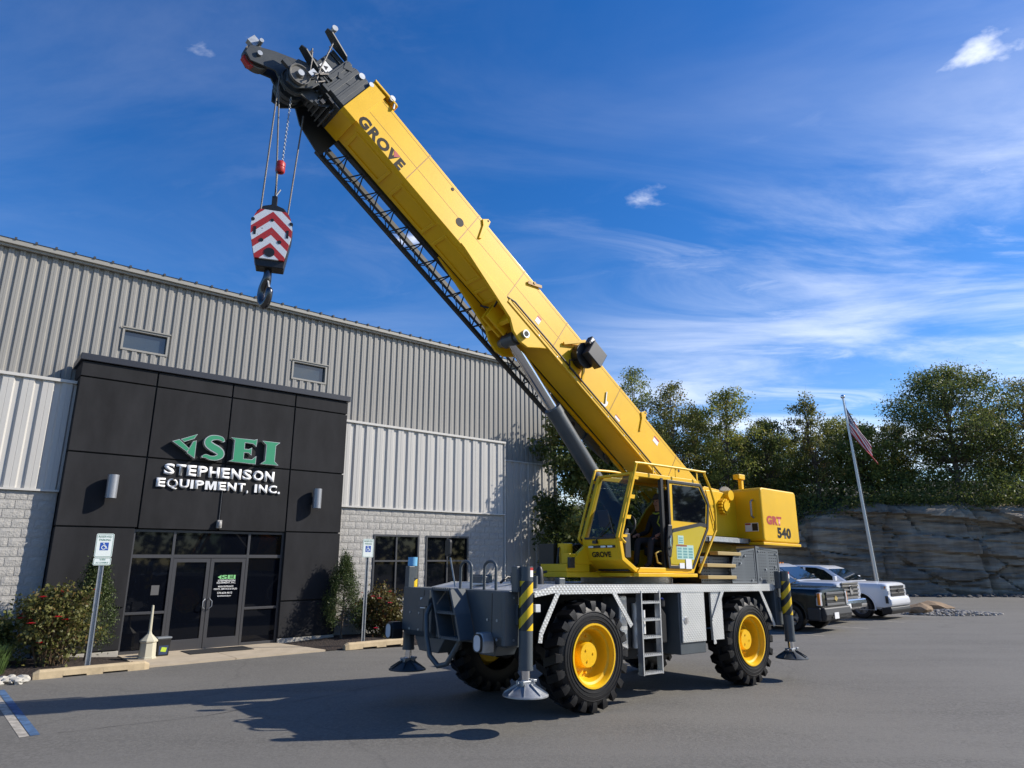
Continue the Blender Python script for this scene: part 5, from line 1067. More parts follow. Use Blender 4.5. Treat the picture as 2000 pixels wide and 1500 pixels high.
# ================================================================== OPERATOR
def person(parent_world, label):
    p = empty('person', (0, 0, 0)); p.matrix_world = parent_world; tag(p, label, 'person')
    V = []; E_ = []; RD = []
    def nv(co, r, pr=None):
        V.append(co); RD.append(r if isinstance(r, tuple) else (r, r))
        if pr is not None: E_.append((pr, len(V)-1))
        return len(V)-1
    # facing -x, origin at the seat cushion
    pel = nv((.0, 0, .10), (.15, .13)); sp1 = nv((.03, 0, .28), (.145, .12), pel); chs = nv((.0, 0, .46), (.17, .13), sp1); nk = nv((-.02, 0, .60), (.06, .06), chs); hd0 = nv((-.04, 0, .68), (.072, .075), nk); hd1 = nv((-.045, 0, .77), (.082, .095), hd0); nv((-.035, 0, .85), (.06, .07), hd1)
    for s in (-1, 1):
        sh = nv((.0, s*.19, .50), .065, chs); el = nv((-.06, s*.26, .26), .048, sh); wr = nv((-.30, s*.24, .20), .032, el); hp = nv((-.36, s*.24, .195), (.036, .022), wr)
        for k, (dy, ln) in enumerate(((-.026, .07), (-.009, .08), (.009, .076), (.026, .06))):
            a = nv((-.385, s*.24+dy, .195), .0095, hp); c = nv((-.385-ln*.6, s*.24+dy*1.1, .18), .0088, a); nv((-.385-ln*.75, s*.24+dy*1.1, .15), .008, c)
        t1 = nv((-.345, s*.24-s*.035, .185), .0105, hp); nv((-.38, s*.24-s*.052, .16), .009, t1)
        th = nv((-.12, s*.10, .08), .088, pel); kn = nv((-.46, s*.14, .10), .062, th); an = nv((-.52, s*.14, -.28), .045, kn); nv((-.64, s*.14, -.32), (.042, .03), an)
    me = bpy.data.meshes.new('body'); me.from_pydata(V, E_, []); o = bpy.data.objects.new('tmp', me); COL.objects.link(o)
    sk = o.modifiers.new('s', 'SKIN'); me.skin_vertices.new() if not me.skin_vertices else None
    for i, r in enumerate(RD): me.skin_vertices[0].data[i].radius = r
    me.skin_vertices[0].data[0].use_root = True
    ss = o.modifiers.new('u', 'SUBSURF'); ss.levels = 2; ss.render_levels = 2
    bpy.context.view_layer.update()
    m2 = bpy.data.meshes.new_from_object(o.evaluated_get(bpy.context.evaluated_depsgraph_get())); bpy.data.objects.remove(o)
    SKN = mat('skin', (.42, .22, .15), .55); JK = mat('navy_jacket', (.012, .013, .020), .8, bump=.3, bscale=25); TR = mat('charcoal_trousers', (.03, .032, .036), .85, bump=.3, bscale=25); SH = mat('boot_brown', (.04, .025, .015), .6)
    m2.name = 'body'; bd_ = link('body', m2, [SKN, JK, TR, SH], p, True, 0, 180)
    for f in m2.polygons:
        c = f.center
        f.material_index = 0 if (c.z > .605 or c.x < -.325 and c.z > .12 and abs(c.y) > .16 and c.z < .26) else (3 if c.z < -.24 else (2 if c.z < .16 and not (abs(c.y) > .2 and c.z > .12) else 1))
    # cap, face, collar trim
    MB().lathe([(.0, .105), (.05, .10), (.088, .06), (.096, .01), (.094, 0)], (-.04, 0, .80), 'z', 18).prism([(-.10, -.07), (-.16, -.05), (-.19, 0), (-.16, .05), (-.10, .07)], .80, .812, 'z').build('cap', mat('cap_grey', (.06, .06, .065), .8), p, smooth=True)
    MB().sphere((-.135, 0, .735), .018, 8, 6, (1.1, .8, 1.3)).sphere((-.045, .088, .74), .024, 8, 6, (.7, .4, 1.2)).sphere((-.045, -.088, .74), .024, 8, 6, (.7, .4, 1.2)).build('face_features', SKN, p, smooth=True)
    MB().sphere((-.122, .032, .762), .010, 8, 6).sphere((-.122, -.032, .762), .010, 8, 6).box(-.128, -.116, -.024, .024, .692, .698).build('eyes_and_mouth', mat('feature_dark', (.04, .02, .02), .5), p)
    HV = mat('hi_vis_lime', (.45, .55, .06), .6)
    MB().tube([(-.09, -.085, .575), (-.125, 0, .555), (-.09, .085, .575)], .014, 6).tube([(-.13, -.12, .30), (-.155, -.05, .40), (-.14, -.09, .52)], .012, 6).tube([(-.10, -.25, .28), (-.16, -.30, .25), (-.16, -.20, .22)], .012, 6).build('hi_vis_trim', HV, p)
    return p
pw = CR.matrix_basis @ Matrix.Translation((2.22, -.80, 2.28))
person(pw, 'person in dark jacket and cap seated at the controls inside the crane cab')

# ================================================================== PICKUPS
def make_pickup(name, label, loc, az_head, paint, style):
    T = empty(name, loc, (0, 0, R(90-az_head))); tag(T, label, 'pickup truck', 'pickups parked by the rock ledge')
    PNT = paint
    # stations x, zlow, ztop, hw ; section profile
    st = [(.975, .46, 1.08, .84), (.955, .42, 1.15, .91), (.90, .38, 1.185, .955), (.78, .36, 1.20, .98), (.55, .36, 1.205, .995), (.0, .36, 1.215, 1.0), (-.55, .36, 1.225, 1.0), (-.85, .36, 1.23, 1.0), (-1.6, .36, 1.235, 1.0), (-2.6, .44, 1.25, 1.0), (-3.3, .44, 1.27, 1.0), (-4.4, .48, 1.28, .99), (-4.72, .55, 1.28, .96)]
    st = [(x, zl, zt+.07, h) for x, zl, zt, h in st]
    if style == 1: st = [(x, zl+.04, zt+.09, h) for x, zl, zt, h in st]
    vs = []; fs = []; m = 0
    for x, zl, zt, h in st:
        half = [(h*.90, zl), (h*.985, zl+.08), (h, zl+.22), (h*.985, (zl+zt)/2+.06), (h*.995, zt-.22), (h*.985, zt-.10), (h*.93, zt-.025), (h*.80, zt+.005), (h*.45, zt+.03), (0, zt+.035)]
        sec_ = [(-y, z) for y, z in half] + [(y, z) for y, z in half[-2::-1]]; m = len(sec_)
        vs += [(x, y, z) for y, z in sec_]
    n = len(st)
    for i in range(n-1): fs += [(i*m+k, i*m+(k+1) % m, (i+1)*m+(k+1) % m, (i+1)*m+k) for k in range(m)]
    fs += [tuple(range(m)), tuple(range((n-1)*m, n*m))]
    bdm = MB().add(vs, fs).build('body', PNT, T, smooth=True, angle=35)
    cut = MB()
    for x in (0, -3.65):
        for y in (-1.1, .7): cut.cyl((x, y, .42), (x, y+.42, .42), .50, 28)
    co = cut.build('cut', None); co.parent = None
    bo2 = bdm.modifiers.new('b', 'BOOLEAN'); bo2.object = co; bo2.operation = 'DIFFERENCE'; bo2.solver = 'EXACT'
    co.matrix_world = T.matrix_basis; bpy.context.view_layer.update()
    m3 = bpy.data.meshes.new_from_object(bdm.evaluated_get(bpy.context.evaluated_depsgraph_get())); bdm.modifiers.clear(); bdm.data = m3; bpy.data.objects.remove(co)
    m3.shade_smooth(); m3.set_sharp_from_angle(angle=R(32))
    if not m3.materials: m3.materials.append(PNT)
    up = .10 if style == 1 else 0
    for x in (0, -3.65):
        MB().ring([(x+.535*math.cos(R(a)), .42+.535*math.sin(R(a))) for a in range(-10, 191, 10)], [(x+.495*math.cos(R(a)), .42+.495*math.sin(R(a))) for a in range(-10, 191, 10)], -1.012, -.95).build('wheel_arch', BLK if style == 0 else PNT, T)
        MB().box(x-.47, x+.47, -.72, .72, .46, .90).cyl((x, -.75, .415), (x, .75, .415), .06, 10).build('wheel_well', UND, T)
        for s in (-1, 1):
            w = empty('wheel'); w.parent = T; w.location = (x, s*.98, .415); w.scale = (1.04, 1, 1.04)
            MB().lathe([(.23, .02), (.30, -.01), (.37, .0), (.395, .04), (.40, .13), (.395, .22), (.37, .26), (.25, .25)], (0, 0, 0), 'y', 32, -s).build('tyre', RUB, w, smooth=True)
            rm = MB().lathe([(.24, .005), (.225, .02), (.21, .08), (.20, .12), (0, .12)], (0, 0, 0), 'y', 28, -s)
            for k in range(6):
                a = 2*math.pi*k/6; rm.obox((.13*math.cos(a), -s*.045, .13*math.sin(a)), (.19, .05, .06), (math.cos(a), 0, math.sin(a)), (-math.sin(a), 0, math.cos(a)))
            rm.cyl((0, -s*.10, 0), (0, -s*.005, 0), .055, 12).build('rim', mat('alloy_wheel', (.38, .39, .41), .3, .9), w, smooth=True, angle=30)
    # greenhouse
    zb = 1.29+up; hb, ht = .955, .76
    pr = [(-.36, zb), (-1.16, zb+.50), (-1.48, zb+.60), (-2.55, zb+.635), (-3.05, zb+.58), (-3.32, zb)]
    def yz(z): t = (z-zb)/.69; return hb+(ht-hb)*t
    vs = [(x, -yz(z), z) for x, z in pr] + [(x, yz(z), z) for x, z in pr]; k = len(pr)
    MB().add(vs, [tuple(range(k)), tuple(range(2*k-1, k-1, -1))] + [(i, k+i, k+i+1, i+1) for i in range(k-1)]).build('cab_roof', PNT, T, bevel=.075, smooth=True)
    def sidepane(poly, s, off=.006):
        return [(x, s*(yz(z)+off), z) for x, z in poly]
    TG = mat('car_glass', (.006, .009, .012), .04, spec=.5)
    for s in (-1, 1):
        for poly in ([(-.72, zb+.05), (-1.28, zb+.44), (-1.60, zb+.53), (-2.02, zb+.55), (-2.02, zb+.05)], [(-2.12, zb+.05), (-2.12, zb+.55), (-2.72, zb+.55), (-3.0, zb+.46), (-3.14, zb+.05)]):
            pts = sidepane(poly, s); MB().add(pts, [tuple(range(len(pts)))]).build('side_window', TG, T)
        mr = MB().obox((-.78, s*1.10, zb+.12), (.10, .20, .20)).bar((-.78, s*.95, zb+.06), (-.78, s*1.05, zb+.08), .05).build('door_mirror', BLK if style != 2 else PNT, T, bevel=.025)
        MB().box(-2.30, -2.12, s*1.0-.012, s*1.0+.012, zb-.16, zb-.125).build('door_handle', PNT, T, bevel=.006)
        for xx in (-.66, -2.0, -3.20): MB().box(xx-.004, xx+.004, s*.998-.004, s*.998+.004, .55, zb-.03).build('door_gap', BLK, T)
    d = .012
    ws = [(-.44, -hb+.09, zb+.055), (-.44, hb-.09, zb+.055), (-1.12, ht+.02, zb+.475), (-1.12, -ht-.02, zb+.475)]
    nrm = Vector((.53, 0, .848))*d
    MB().add([tuple(Vector(q)+nrm) for q in ws], [(0, 1, 2, 3)]).build('windshield', TG, T)
    MB().bar((-.44, -.55, zb+.085), (-.52, .05, zb+.135), .018, .015).build('wiper', BLK, T); MB().bar((-.44, .15, zb+.085), (-.52, .70, zb+.135), .018, .015).build('wiper', BLK, T)
    CH = CHR; GB = mat('grille_dark', (.02, .02, .022), .4); LENS = mat('headlight_lens', (.45, .48, .52), .08, spec=.9, coat=.5); AMB = mat('amber_lens', (.65, .20, .01), .2)
    FMB = lambda: MB(lambda p: (p[0]-.03*max(0, abs(p[1])-.6), p[1], .32+(p[2]-.34)*1.27))
    if style == 0:      # dark truck with black bumper, split bar grille, cross emblem
        FMB().box(.90, 1.0, -.62, .62, .70, 1.0).build('grille', GB, T, bevel=.02)
        for z in (.72, .845, .97): FMB().box(.985, 1.02, -.62, .62, z-.025, z+.025).build('grille_bar', mat('grille_grey', (.14, .14, .14), .4), T, bevel=.006)
        e = FMB().prism([(-.11, .845-.03), (-.04, .845-.03), (-.03, .845-.06), (.05, .845-.06), (.04, .845-.03), (.11, .845-.03), (.10, .845+.03), (.04, .845+.03), (.03, .845+.06), (-.05, .845+.06), (-.04, .845+.03), (-.10, .845+.03)], 1.022, 1.03, 'x').build('emblem', mat('emblem_gold', (.65, .50, .20), .3, .6), T)
        for s in (-1, 1):
            FMB().prism([(s*.64, .68), (s*.64, 1.0), (s*.95, 1.0), (s*.97, .70)], .84, .975, 'x').build('headlight', LENS, T, bevel=.015); FMB().prism([(s*.91, .70), (s*.92, .98), (s*.985, .98), (s*.985, .72)], .90, .972, 'x').build('turn_signal', AMB, T)
        bp_ = FMB().prism([(.80, .34), (1.06, .36), (1.10, .50), (1.06, .66), (.80, .67)], -.92, .92)
        bp_.prism([(.55, .36), (.95, .36), (.95, .66), (.55, .66)], -1.0, -.90).prism([(.55, .36), (.95, .36), (.95, .66), (.55, .66)], .90, 1.0).build('bumper', mat('bumper_black', (.022, .022, .024), .5), T, bevel=.04)
        FMB().box(1.09, 1.105, -.55, .55, .42, .46).build('bumper_vent', BLK, T)
        FMB().box(1.10, 1.112, -.42, -.12, .40, .54).build('licence_plate', WHT, T)
    elif style == 1:    # heavy silver truck with big chrome grille and bumper
        FMB().box(.88, 1.0, -.66, .66, .74, 1.14).build('grille', GB, T, bevel=.02)
        for z in (.76, .86, .96, 1.06, 1.13): FMB().box(.985, 1.03, -.66, .66, z-.022, z+.022).build('grille_bar', mat('grille_silver', (.35, .33, .31), .3, .8), T, bevel=.006)
        FMB().lathe([(0, 0), (.12, 0), (.12, .02), (0, .025)], (1.03, 0, .95), 'x', 20).build('emblem', CH, T, smooth=True)
        for s in (-1, 1): FMB().prism([(s*.68, .78), (s*.68, 1.12), (s*.96, 1.10), (s*.98, .80)], .82, .97, 'x').build('headlight', LENS, T, bevel=.02)
        FMB().prism([(.80, .46), (1.10, .46), (1.16, .56), (1.12, .72), (.80, .73)], -.97, .97).build('bumper', CH, T, bevel=.04)
        FMB().box(1.145, 1.165, -.40, .40, .52, .62).build('bumper_vent', BLK, T); FMB().box(1.165, 1.175, -.72, -.50, .50, .62).build('licence_plate', WHT, T)
        for k in range(5): MB().box(-1.62, -1.54, -.44+k*.22-.04, -.44+k*.22+.04, zb+.60, zb+.65).build('roof_marker_lamp', AMB, T, bevel=.01)
    else:               # white truck with body colour bumper
        for z, hh in ((.98, .035), (.86, .04), (.76, .05)): FMB().box(.93, 1.005, -.66, .66, z-hh, z+hh).build('grille', GB, T, bevel=.01)
        for z in (.92, .815): FMB().box(.95, 1.03, -.66, .66, z-.014, z+.014).build('grille_bar', mat('grille_silver', (.35, .33, .31), .3, .8), T)
        FMB().prism([(-.12, .87-.028), (-.04, .842), (-.03, .815), (.05, .815), (.04, .842), (.12, .842), (.11, .898), (.04, .898), (.03, .925), (-.05, .925), (-.04, .898), (-.11, .898)], 1.03, 1.04, 'x').build('emblem', BLK, T)
        for s in (-1, 1):
            FMB().prism([(s*.66, .93), (s*.66, 1.02), (s*.97, 1.02), (s*.985, .92)], .78, .965, 'x').build('headlight', LENS, T, bevel=.01); FMB().prism([(s*.93, .93), (s*.93, 1.01), (s*.985, 1.0), (s*.985, .95)], .90, .95, 'x').build('turn_signal', AMB, T)
            FMB().prism([(s*.70, .80), (s*.70, .88), (s*.88, .88), (s*.88, .78)], .93, .99, 'x').build('fog_lamp', LENS, T)
            FMB().prism([(s*.93, .54), (s*.90, .72), (s*.985, .74), (s*.985, .54)], .90, .985, 'x').build('bumper_vent', BLK, T)
        FMB().prism([(.72, .44), (1.03, .44), (1.10, .52), (1.08, .66), (1.0, .73), (.72, .74)], -.95, .95).build('bumper', PNT, T, bevel=.06)
        FMB().prism([(.70, .22), (1.0, .24), (1.07, .34), (1.04, .435), (.70, .435)], -.94, .94).build('lower_valance', BLK, T, bevel=.03)
    return T
hx = Vector((math.sin(R(138)), math.cos(R(138)), 0)); lf = Vector((-hx.y, hx.x, 0))
DK = mat('pickup_dark_green_paint', (.004, .006, .006), .25, spec=.35, coat=.25); SV = mat('pickup_silver_paint', (.50, .52, .56), .32, .2, coat=.4); WP_ = mat('pickup_white_paint', (.72, .73, .75), .28, coat=.6)
for i, (nm, lb, pt, stl, rw) in enumerate((('pickup_truck', 'dark green pickup with black bumper and gold cross emblem, nearest the crane', DK, 0, (8.74, 21.46)), ('pickup_truck', 'silver pickup with roof marker lamps and chrome bumper between two others', SV, 1, (11.08, 23.57)), ('pickup_truck', 'white pickup with white bumper, farthest right of the three', WP_, 2, (13.23, 25.9)))):
    c = Vector((rw[0], rw[1], 0))+lf*.90-hx*(.25, 1.05, .33)[i]; make_pickup(nm, lb, (c.x, c.y, -.084), 138, pt, stl)
# bay lines between the trucks
for k in (-.5, .5, 1.5, 2.5):
    a = Vector((8.74, 21.46, 0))+lf*(.9+3.15*k)+hx*1.0; c = a-hx*5.2; w2 = lf*.05
    strip('painted_line', [((a-w2).x, (a-w2).y), ((a+w2).x, (a+w2).y), ((c+w2).x, (c+w2).y), ((c-w2).x, (c-w2).y)], .004, PWH)
# ================================================================== FLAGPOLE
fpb = Vector((16.3, 31.0, -.084)); fpt = Vector((15.85, 31.0, 9.5))
fp = empty('flagpole', fpb); tag(fp, 'tall aluminium flagpole with ball top behind the white pickup', 'flagpole'); dv = fpt-fpb
MB().cyl((0, 0, 0), dv, .095, 20, .042).build('pole', mat('brushed_aluminium', (.55, .55, .54), .4, .8), fp, smooth=True)
MB().lathe([(.2, 0), (.2, .03), (.11, .10), (.1, .16)], (0, 0, 0), 'z', 20).build('base_collar', STL, fp, smooth=True)
MB().sphere(dv+Vector((0, 0, .09)), .10, 16, 12).cyl(dv, dv+Vector((0, 0, .05)), .05, 12).build('ball_finial', CHR, fp, smooth=True)
MB().cyl((.07, -.05, 1.2), dv+Vector((.05, -.05, -.05)), .006, 5).build('halyard', ROPE, fp)
FR = mat('flag_red', (.55, .035, .04), .8); FWm = mat('flag_white', (.80, .78, .76), .8); FB = mat('flag_blue', (.02, .03, .10), .8)
na, nb_ = 38, 26; vs = []; fs = []; mi = []
tp = fpb+dv*.955
for b in range(nb_+1):
    for a in range(na+1):
        fa, fb_ = a/na, b/nb_
        base = tp + (fpb-fpt).normalized()*(fb_*1.25)
        th = R(64-6*fb_); L = 2.0*fa
        p = base + Vector((.06+L*math.cos(th)*.9, -.25*fa*fb_, -L*math.sin(th)*(.88+.05*fb_)))
        k = min(1, fa*3); p += Vector((-.05*fb_*k*fa, .10*k*math.sin(fb_*9+fa*2.2)+.03*k*math.sin(fb_*19), .02*math.sin(fb_*9+fa*5)*k)); vs.append(tuple(p))
for b in range(nb_):
    for a in range(na):
        fs.append((b*(na+1)+a, b*(na+1)+a+1, (b+1)*(na+1)+a+1, (b+1)*(na+1)+a)); st_i = b//2
        if a < na*.4 and st_i < 7: mi.append(1 if (a % 3 == 1 and b % 2 == 1 and a > 0) else 2)
        else: mi.append(0 if st_i % 2 == 0 else 1)
me = bpy.data.meshes.new('flag'); me.from_pydata(vs, [], fs)
fo = link('flag', me, [FR, FWm, FB], None, True, 0, 180)
for f, i in zip(me.polygons, mi): f.material_index = i
so = fo.modifiers.new('s', 'SOLIDIFY'); so.thickness = .004
tag(fo, 'limp American flag hanging in folds from the flagpole', 'flag')

# ================================================================== ROCK LEDGE AND HILL
def _rock(m, nt, b, t):
    mp = nd(nt, 'ShaderNodeMapping'); mp.inputs['Rotation'].default_value = (0, R(6), 0); mp.inputs['Scale'].default_value = (.25, .25, 2.2); nt.links.new(t.outputs['Object'], mp.inputs[0])
    n1 = nd(nt, 'ShaderNodeTexNoise'); n1.inputs['Scale'].default_value = 1.3; n1.inputs['Detail'].default_value = 9; n1.inputs['Roughness'].default_value = .65; nt.links.new(mp.outputs[0], n1.inputs['Vector'])
    m2 = nd(nt, 'ShaderNodeMapping'); m2.inputs['Scale'].default_value = (1.2, 1.2, .12); nt.links.new(t.outputs['Object'], m2.inputs[0])
    n2 = nd(nt, 'ShaderNodeTexNoise'); n2.inputs['Scale'].default_value = 1.5; n2.inputs['Detail'].default_value = 7; nt.links.new(m2.outputs[0], n2.inputs['Vector'])
    n3 = nd(nt, 'ShaderNodeTexNoise'); n3.inputs['Scale'].default_value = .22; n3.inputs['Detail'].default_value = 3; nt.links.new(t.outputs['Object'], n3.inputs['Vector'])
    v = mth(nt, 'ADD', mth(nt, 'MULTIPLY', n1.outputs[0], .6), mth(nt, 'ADD', mth(nt, 'MULTIPLY', n2.outputs[0], .25), mth(nt, 'MULTIPLY', n3.outputs[0], .35)))
    cr = nd(nt, 'ShaderNodeValToRGB'); e = cr.color_ramp.elements; e[0].position = .42; e[0].color = (.065, .054, .041, 1); e[1].position = .80; e[1].color = (.54, .43, .30, 1); e.new(.60).color = (.235, .188, .135, 1); nt.links.new(v, cr.inputs[0]); nt.links.new(cr.outputs[0], b.inputs['Base Color'])
    bp = nd(nt, 'ShaderNodeBump'); bp.inputs['Strength'].default_value = 1.0; bp.inputs['Distance'].default_value = .25; nt.links.new(v, bp.inputs['Height']); nt.links.new(bp.outputs[0], b.inputs['Normal'])
ROCK = mat('layered_sandstone', (.15, .14, .12), .92, build=_rock)
def ledge_top(x): # crest height along the face (world x)
    pts = [(-10, 3.2), (8, 3.8), (14, 4.2), (18, 4.6), (20.5, 5.3), (24, 5.75), (28, 5.6), (33, 5.4), (40, 5.8), (70, 6.0)]
    for (a, h0), (c, h1) in zip(pts, pts[1:]):
        if a <= x <= c: t = (x-a)/(c-a); t = t*t*(3-2*t); return h0+(h1-h0)*t
    return pts[-1][1]
def ledge_y(x): return 44.2 - .12*(x-20) + 1.2*math.sin(x*.11+1)
nx, nz_ = 420, 64; vs = []; x0, x1 = -8, 68
joints = [(13.5, .5), (19.6, -.3), (23.6, .6), (28.9, -.5), (35.5, .4), (44, .3)]
for j in range(nz_+1):
    for i in range(nx+1):
        x = x0+(x1-x0)*i/nx; f = j/nz_; h = ledge_top(x); z = -.3+(h+.3)*f
        zt = z + (x-24)*-.10*0 + .10*(x-22)      # dipping beds
        bed_i = math.floor((zt)*1.05 + .7*noise.noise(Vector((x*.09, 0, zt*.3)))); 
        wx_ = x+.9*noise.noise(Vector((x*.2, z*.5, 7))); wz_ = zt+.35*noise.noise(Vector((x*.3, z*.6, 2)))
        dv_, pv_ = noise.voronoi(Vector((wx_*.20, wz_*.48, .5))); hsh = noise.cell(pv_[0]*7.1)
        d = .5*(hsh-.5) - .30*max(0, 1-(dv_[1]-dv_[0])/.035) + .16*noise.ridged_multi_fractal(Vector((x*.35, zt*1.5, 4)), 1.0, 2.1, 5, 1.0, 2.0)*.5 + .35*noise.noise(Vector((bed_i*7.3, x*.055, 3.1))) + .22*noise.noise(Vector((x*.5, z*1.1, 1))) + .10*noise.noise(Vector((x*1.6, z*3.0, 5)))
        fr_ = (zt*1.05) % 1.0; d -= .16*max(0, 1-abs(fr_-.04)/.10)
        for jx, sl in joints:
            q = abs(x-jx-sl*(z-2)*.3-.25*noise.noise(Vector((z*1.3, jx, 0)))); d -= .30*max(0, 1-q/.22)
            d += .25*(1 if x > jx else 0)*math.sin(jx*3)
        d += 1.0*max(0, f-.86)/.14*-1.1*max(0, f-.86)/.14   # rounded crest
        vs.append((x, ledge_y(x)+.55*f - d, z + (.12*noise.noise(Vector((x*.8, 9, 0))) if j == nz_ else 0)))
fs = [(j*(nx+1)+i, j*(nx+1)+i+1, (j+1)*(nx+1)+i+1, (j+1)*(nx+1)+i) for j in range(nz_) for i in range(nx)]
rk = MB().add(vs, fs).build('rock_ledge', ROCK, None, smooth=True, fix=False, angle=22); struct(rk)
hv = []; hx0, hx1, hy0, hy1 = -12, 72, 44.6, 100; nx2, ny2 = 70, 40
for j in range(ny2+1):
    for i in range(nx2+1):
        x = hx0+(hx1-hx0)*i/nx2; f = j/ny2; y = ledge_y(x)+1.45+f*52; hv.append((x, y, ledge_top(x)-.12+9.0*f*(1-.3*f)+.5*noise.noise(Vector((x*.12, y*.12, 2)))*min(1, f*4)))
LIT = mat('leaf_litter', (.055, .05, .025), .95, var=.35, vscale=1.2, bump=.6, bscale=8)
struct(MB().add(hv, [(j*(nx2+1)+i, j*(nx2+1)+i+1, (j+1)*(nx2+1)+i+1, (j+1)*(nx2+1)+i) for j in range(ny2) for i in range(nx2)]).build('hill', LIT, None, smooth=True, fix=False, angle=180))
def stone(c, r, seed, sq=(1, 1, .7)):
    bm = bmesh.new(); bmesh.ops.create_icosphere(bm, subdivisions=2, radius=1); vs = []
    for v in bm.verts: k = 1+.55*noise.noise(v.co*1.5+Vector((seed*3.7, 0, 0)))+.18*noise.noise(v.co*3+Vector((0, seed, 0))); vs.append((c[0]+v.co.x*k*r*sq[0], c[1]+v.co.y*k*r*sq[1], c[2]+v.co.z*k*r*sq[2]))
    fs = [tuple(v.index for v in f.verts) for f in bm.faces]; bm.free(); return vs, fs
BRN = mat('brown_sandstone', (.24, .165, .10), .9, var=.25, vscale=3, bump=.5, bscale=12)
for i, (x, y, r, sq, lb) in enumerate(((17.0, 28.7, .46, (1.6, .8, .5), 'flat brown boulder behind the gravel heap beside the white pickup'), (16.2, 27.9, .36, (1.3, .8, .6), 'brown boulder at the front of the white pickup'))):
    vs, fs = stone((0, 0, 0), r, i+2, sq); o = MB().add(vs, fs).build('boulder', BRN, None); o.location = (x, y, .12); tag(o, lb, 'boulder', 'boulders by the pickups')
g = MB(); rg = random.Random(5)
for k in range(520):
    a = rg.uniform(0, 2*math.pi); q = rg.random()**.6; x = 17.2+q*1.9*math.cos(a)+.3*q; y = 28.0+q*1.0*math.sin(a); h = .16*(1-q)
    vs, fs = stone((x, y, gz(x, y)+h+.01), rg.uniform(.03, .075), k*.37); g.add(vs, [f for f in fs])
GRV = mat('pale_gravel', (.30, .28, .25), .9, var=.3, vscale=9)
o = g.build('gravel', GRV, None, smooth=True); o['kind'] = 'stuff'; tag(o, 'low heap of pale gravel beside the white pickup', 'gravel')
g = MB()
for k in range(260):
    x, y = rg.uniform(-6.6, -3.75), rg.uniform(-2.75, -2.1); p = bw(x, y); vs, fs = stone((p.x, p.y, gz(p.x, p.y)+rg.uniform(.02, .06)), rg.uniform(.04, .085), k*.61); g.add(vs, fs)
o = g.build('river_stones', mat('pale_river_stone', (.44, .42, .37), .8, var=.25, vscale=7), None, smooth=True); o['kind'] = 'stuff'; tag(o, 'pale round stones edging the bed left of the kerb stop', 'stones')
g = MB()
for k in range(700):
    x = rg.uniform(5, 62); y = ledge_y(x)-rg.uniform(.2, 2.6); vs, fs = stone((x, y, -.10+rg.uniform(0, .08)), rg.uniform(.05, .16), k*.41); g.add(vs, fs)
o = g.build('rubble', mat('shale_rubble', (.10, .095, .09), .9, var=.3, vscale=6), None, smooth=True); o['kind'] = 'stuff'; tag(o, 'strip of broken shale along the foot of the rock ledge', 'rubble')

# ================================================================== PLANTS
def leaf_material(name, c1, c2, c3=None, trans=.45):
    m = bpy.data.materials.new(name); m.use_nodes = True; nt = m.node_tree; b = nt.nodes['Principled BSDF']; b.inputs['Roughness'].default_value = .5; b.inputs['Specular IOR Level'].default_value = .35
    at = nd(nt, 'ShaderNodeAttribute'); at.attribute_name = 'tint'
    cr = nd(nt, 'ShaderNodeValToRGB'); e = cr.color_ramp.elements; e[0].color = (*c1, 1); e[1].color = (*c2, 1); e[1].position = .85
    if c3: e.new(1.0).color = (*c3, 1)
    nt.links.new(at.outputs['Fac'], cr.inputs[0]); nt.links.new(cr.outputs[0], b.inputs['Base Color'])
    tr = nd(nt, 'ShaderNodeBsdfTranslucent'); nt.links.new(cr.outputs[0], tr.inputs[0]); mx = nd(nt, 'ShaderNodeMixShader'); mx.inputs[0].default_value = trans
    nt.links.new(b.outputs[0], mx.inputs[1]); nt.links.new(tr.outputs[0], mx.inputs[2]); nt.links.new(mx.outputs[0], nt.nodes['Material Output'].inputs[0]); return m
def leaves(name, pts, size, mtl, parent, rng, asp=.55, up=.3, tint=None):
    """one mesh of leaf blades: pts (n,3)"""
    n = len(pts); P = np.asarray(pts); s = size*rng.uniform(.6, 1.35, n)[:, None]
    d = rng.normal(size=(n, 3)); d[:, 2] -= up; d /= np.linalg.norm(d, axis=1)[:, None]
    a = rng.normal(size=(n, 3)); w = np.cross(d, a); w /= np.linalg.norm(w, axis=1)[:, None]+1e-9; nn = np.cross(d, w)
    tip = P+d*s; mid = P+d*s*.45; V = np.empty((n, 4, 3)); V[:, 0] = P; V[:, 1] = mid+w*s*asp*.5+nn*s*.06; V[:, 2] = tip; V[:, 3] = mid-w*s*asp*.5+nn*s*.06
    me = bpy.data.meshes.new(name); me.vertices.add(n*4); me.vertices.foreach_set('co', V.ravel()); me.loops.add(n*4); me.loops.foreach_set('vertex_index', np.arange(n*4, dtype=np.int32)); me.polygons.add(n); me.polygons.foreach_set('loop_start', np.arange(0, n*4, 4, dtype=np.int32)); me.polygons.foreach_set('loop_total', np.full(n, 4, dtype=np.int32)); me.update()
    at = me.attributes.new('tint', 'FLOAT', 'POINT'); t = rng.random(n) if tint is None else tint; at.data.foreach_set('value', np.repeat(np.clip(t, 0, 1), 4).astype(np.float32))
    return link(name, me, mtl, parent)
BARK = mat('grey_brown_bark', (.10, .08, .06), .95, var=.3, vscale=8, bump=.7, bscale=25)
BARKP = mat('pale_birch_bark', (.38, .35, .30), .85, var=.3, vscale=8)
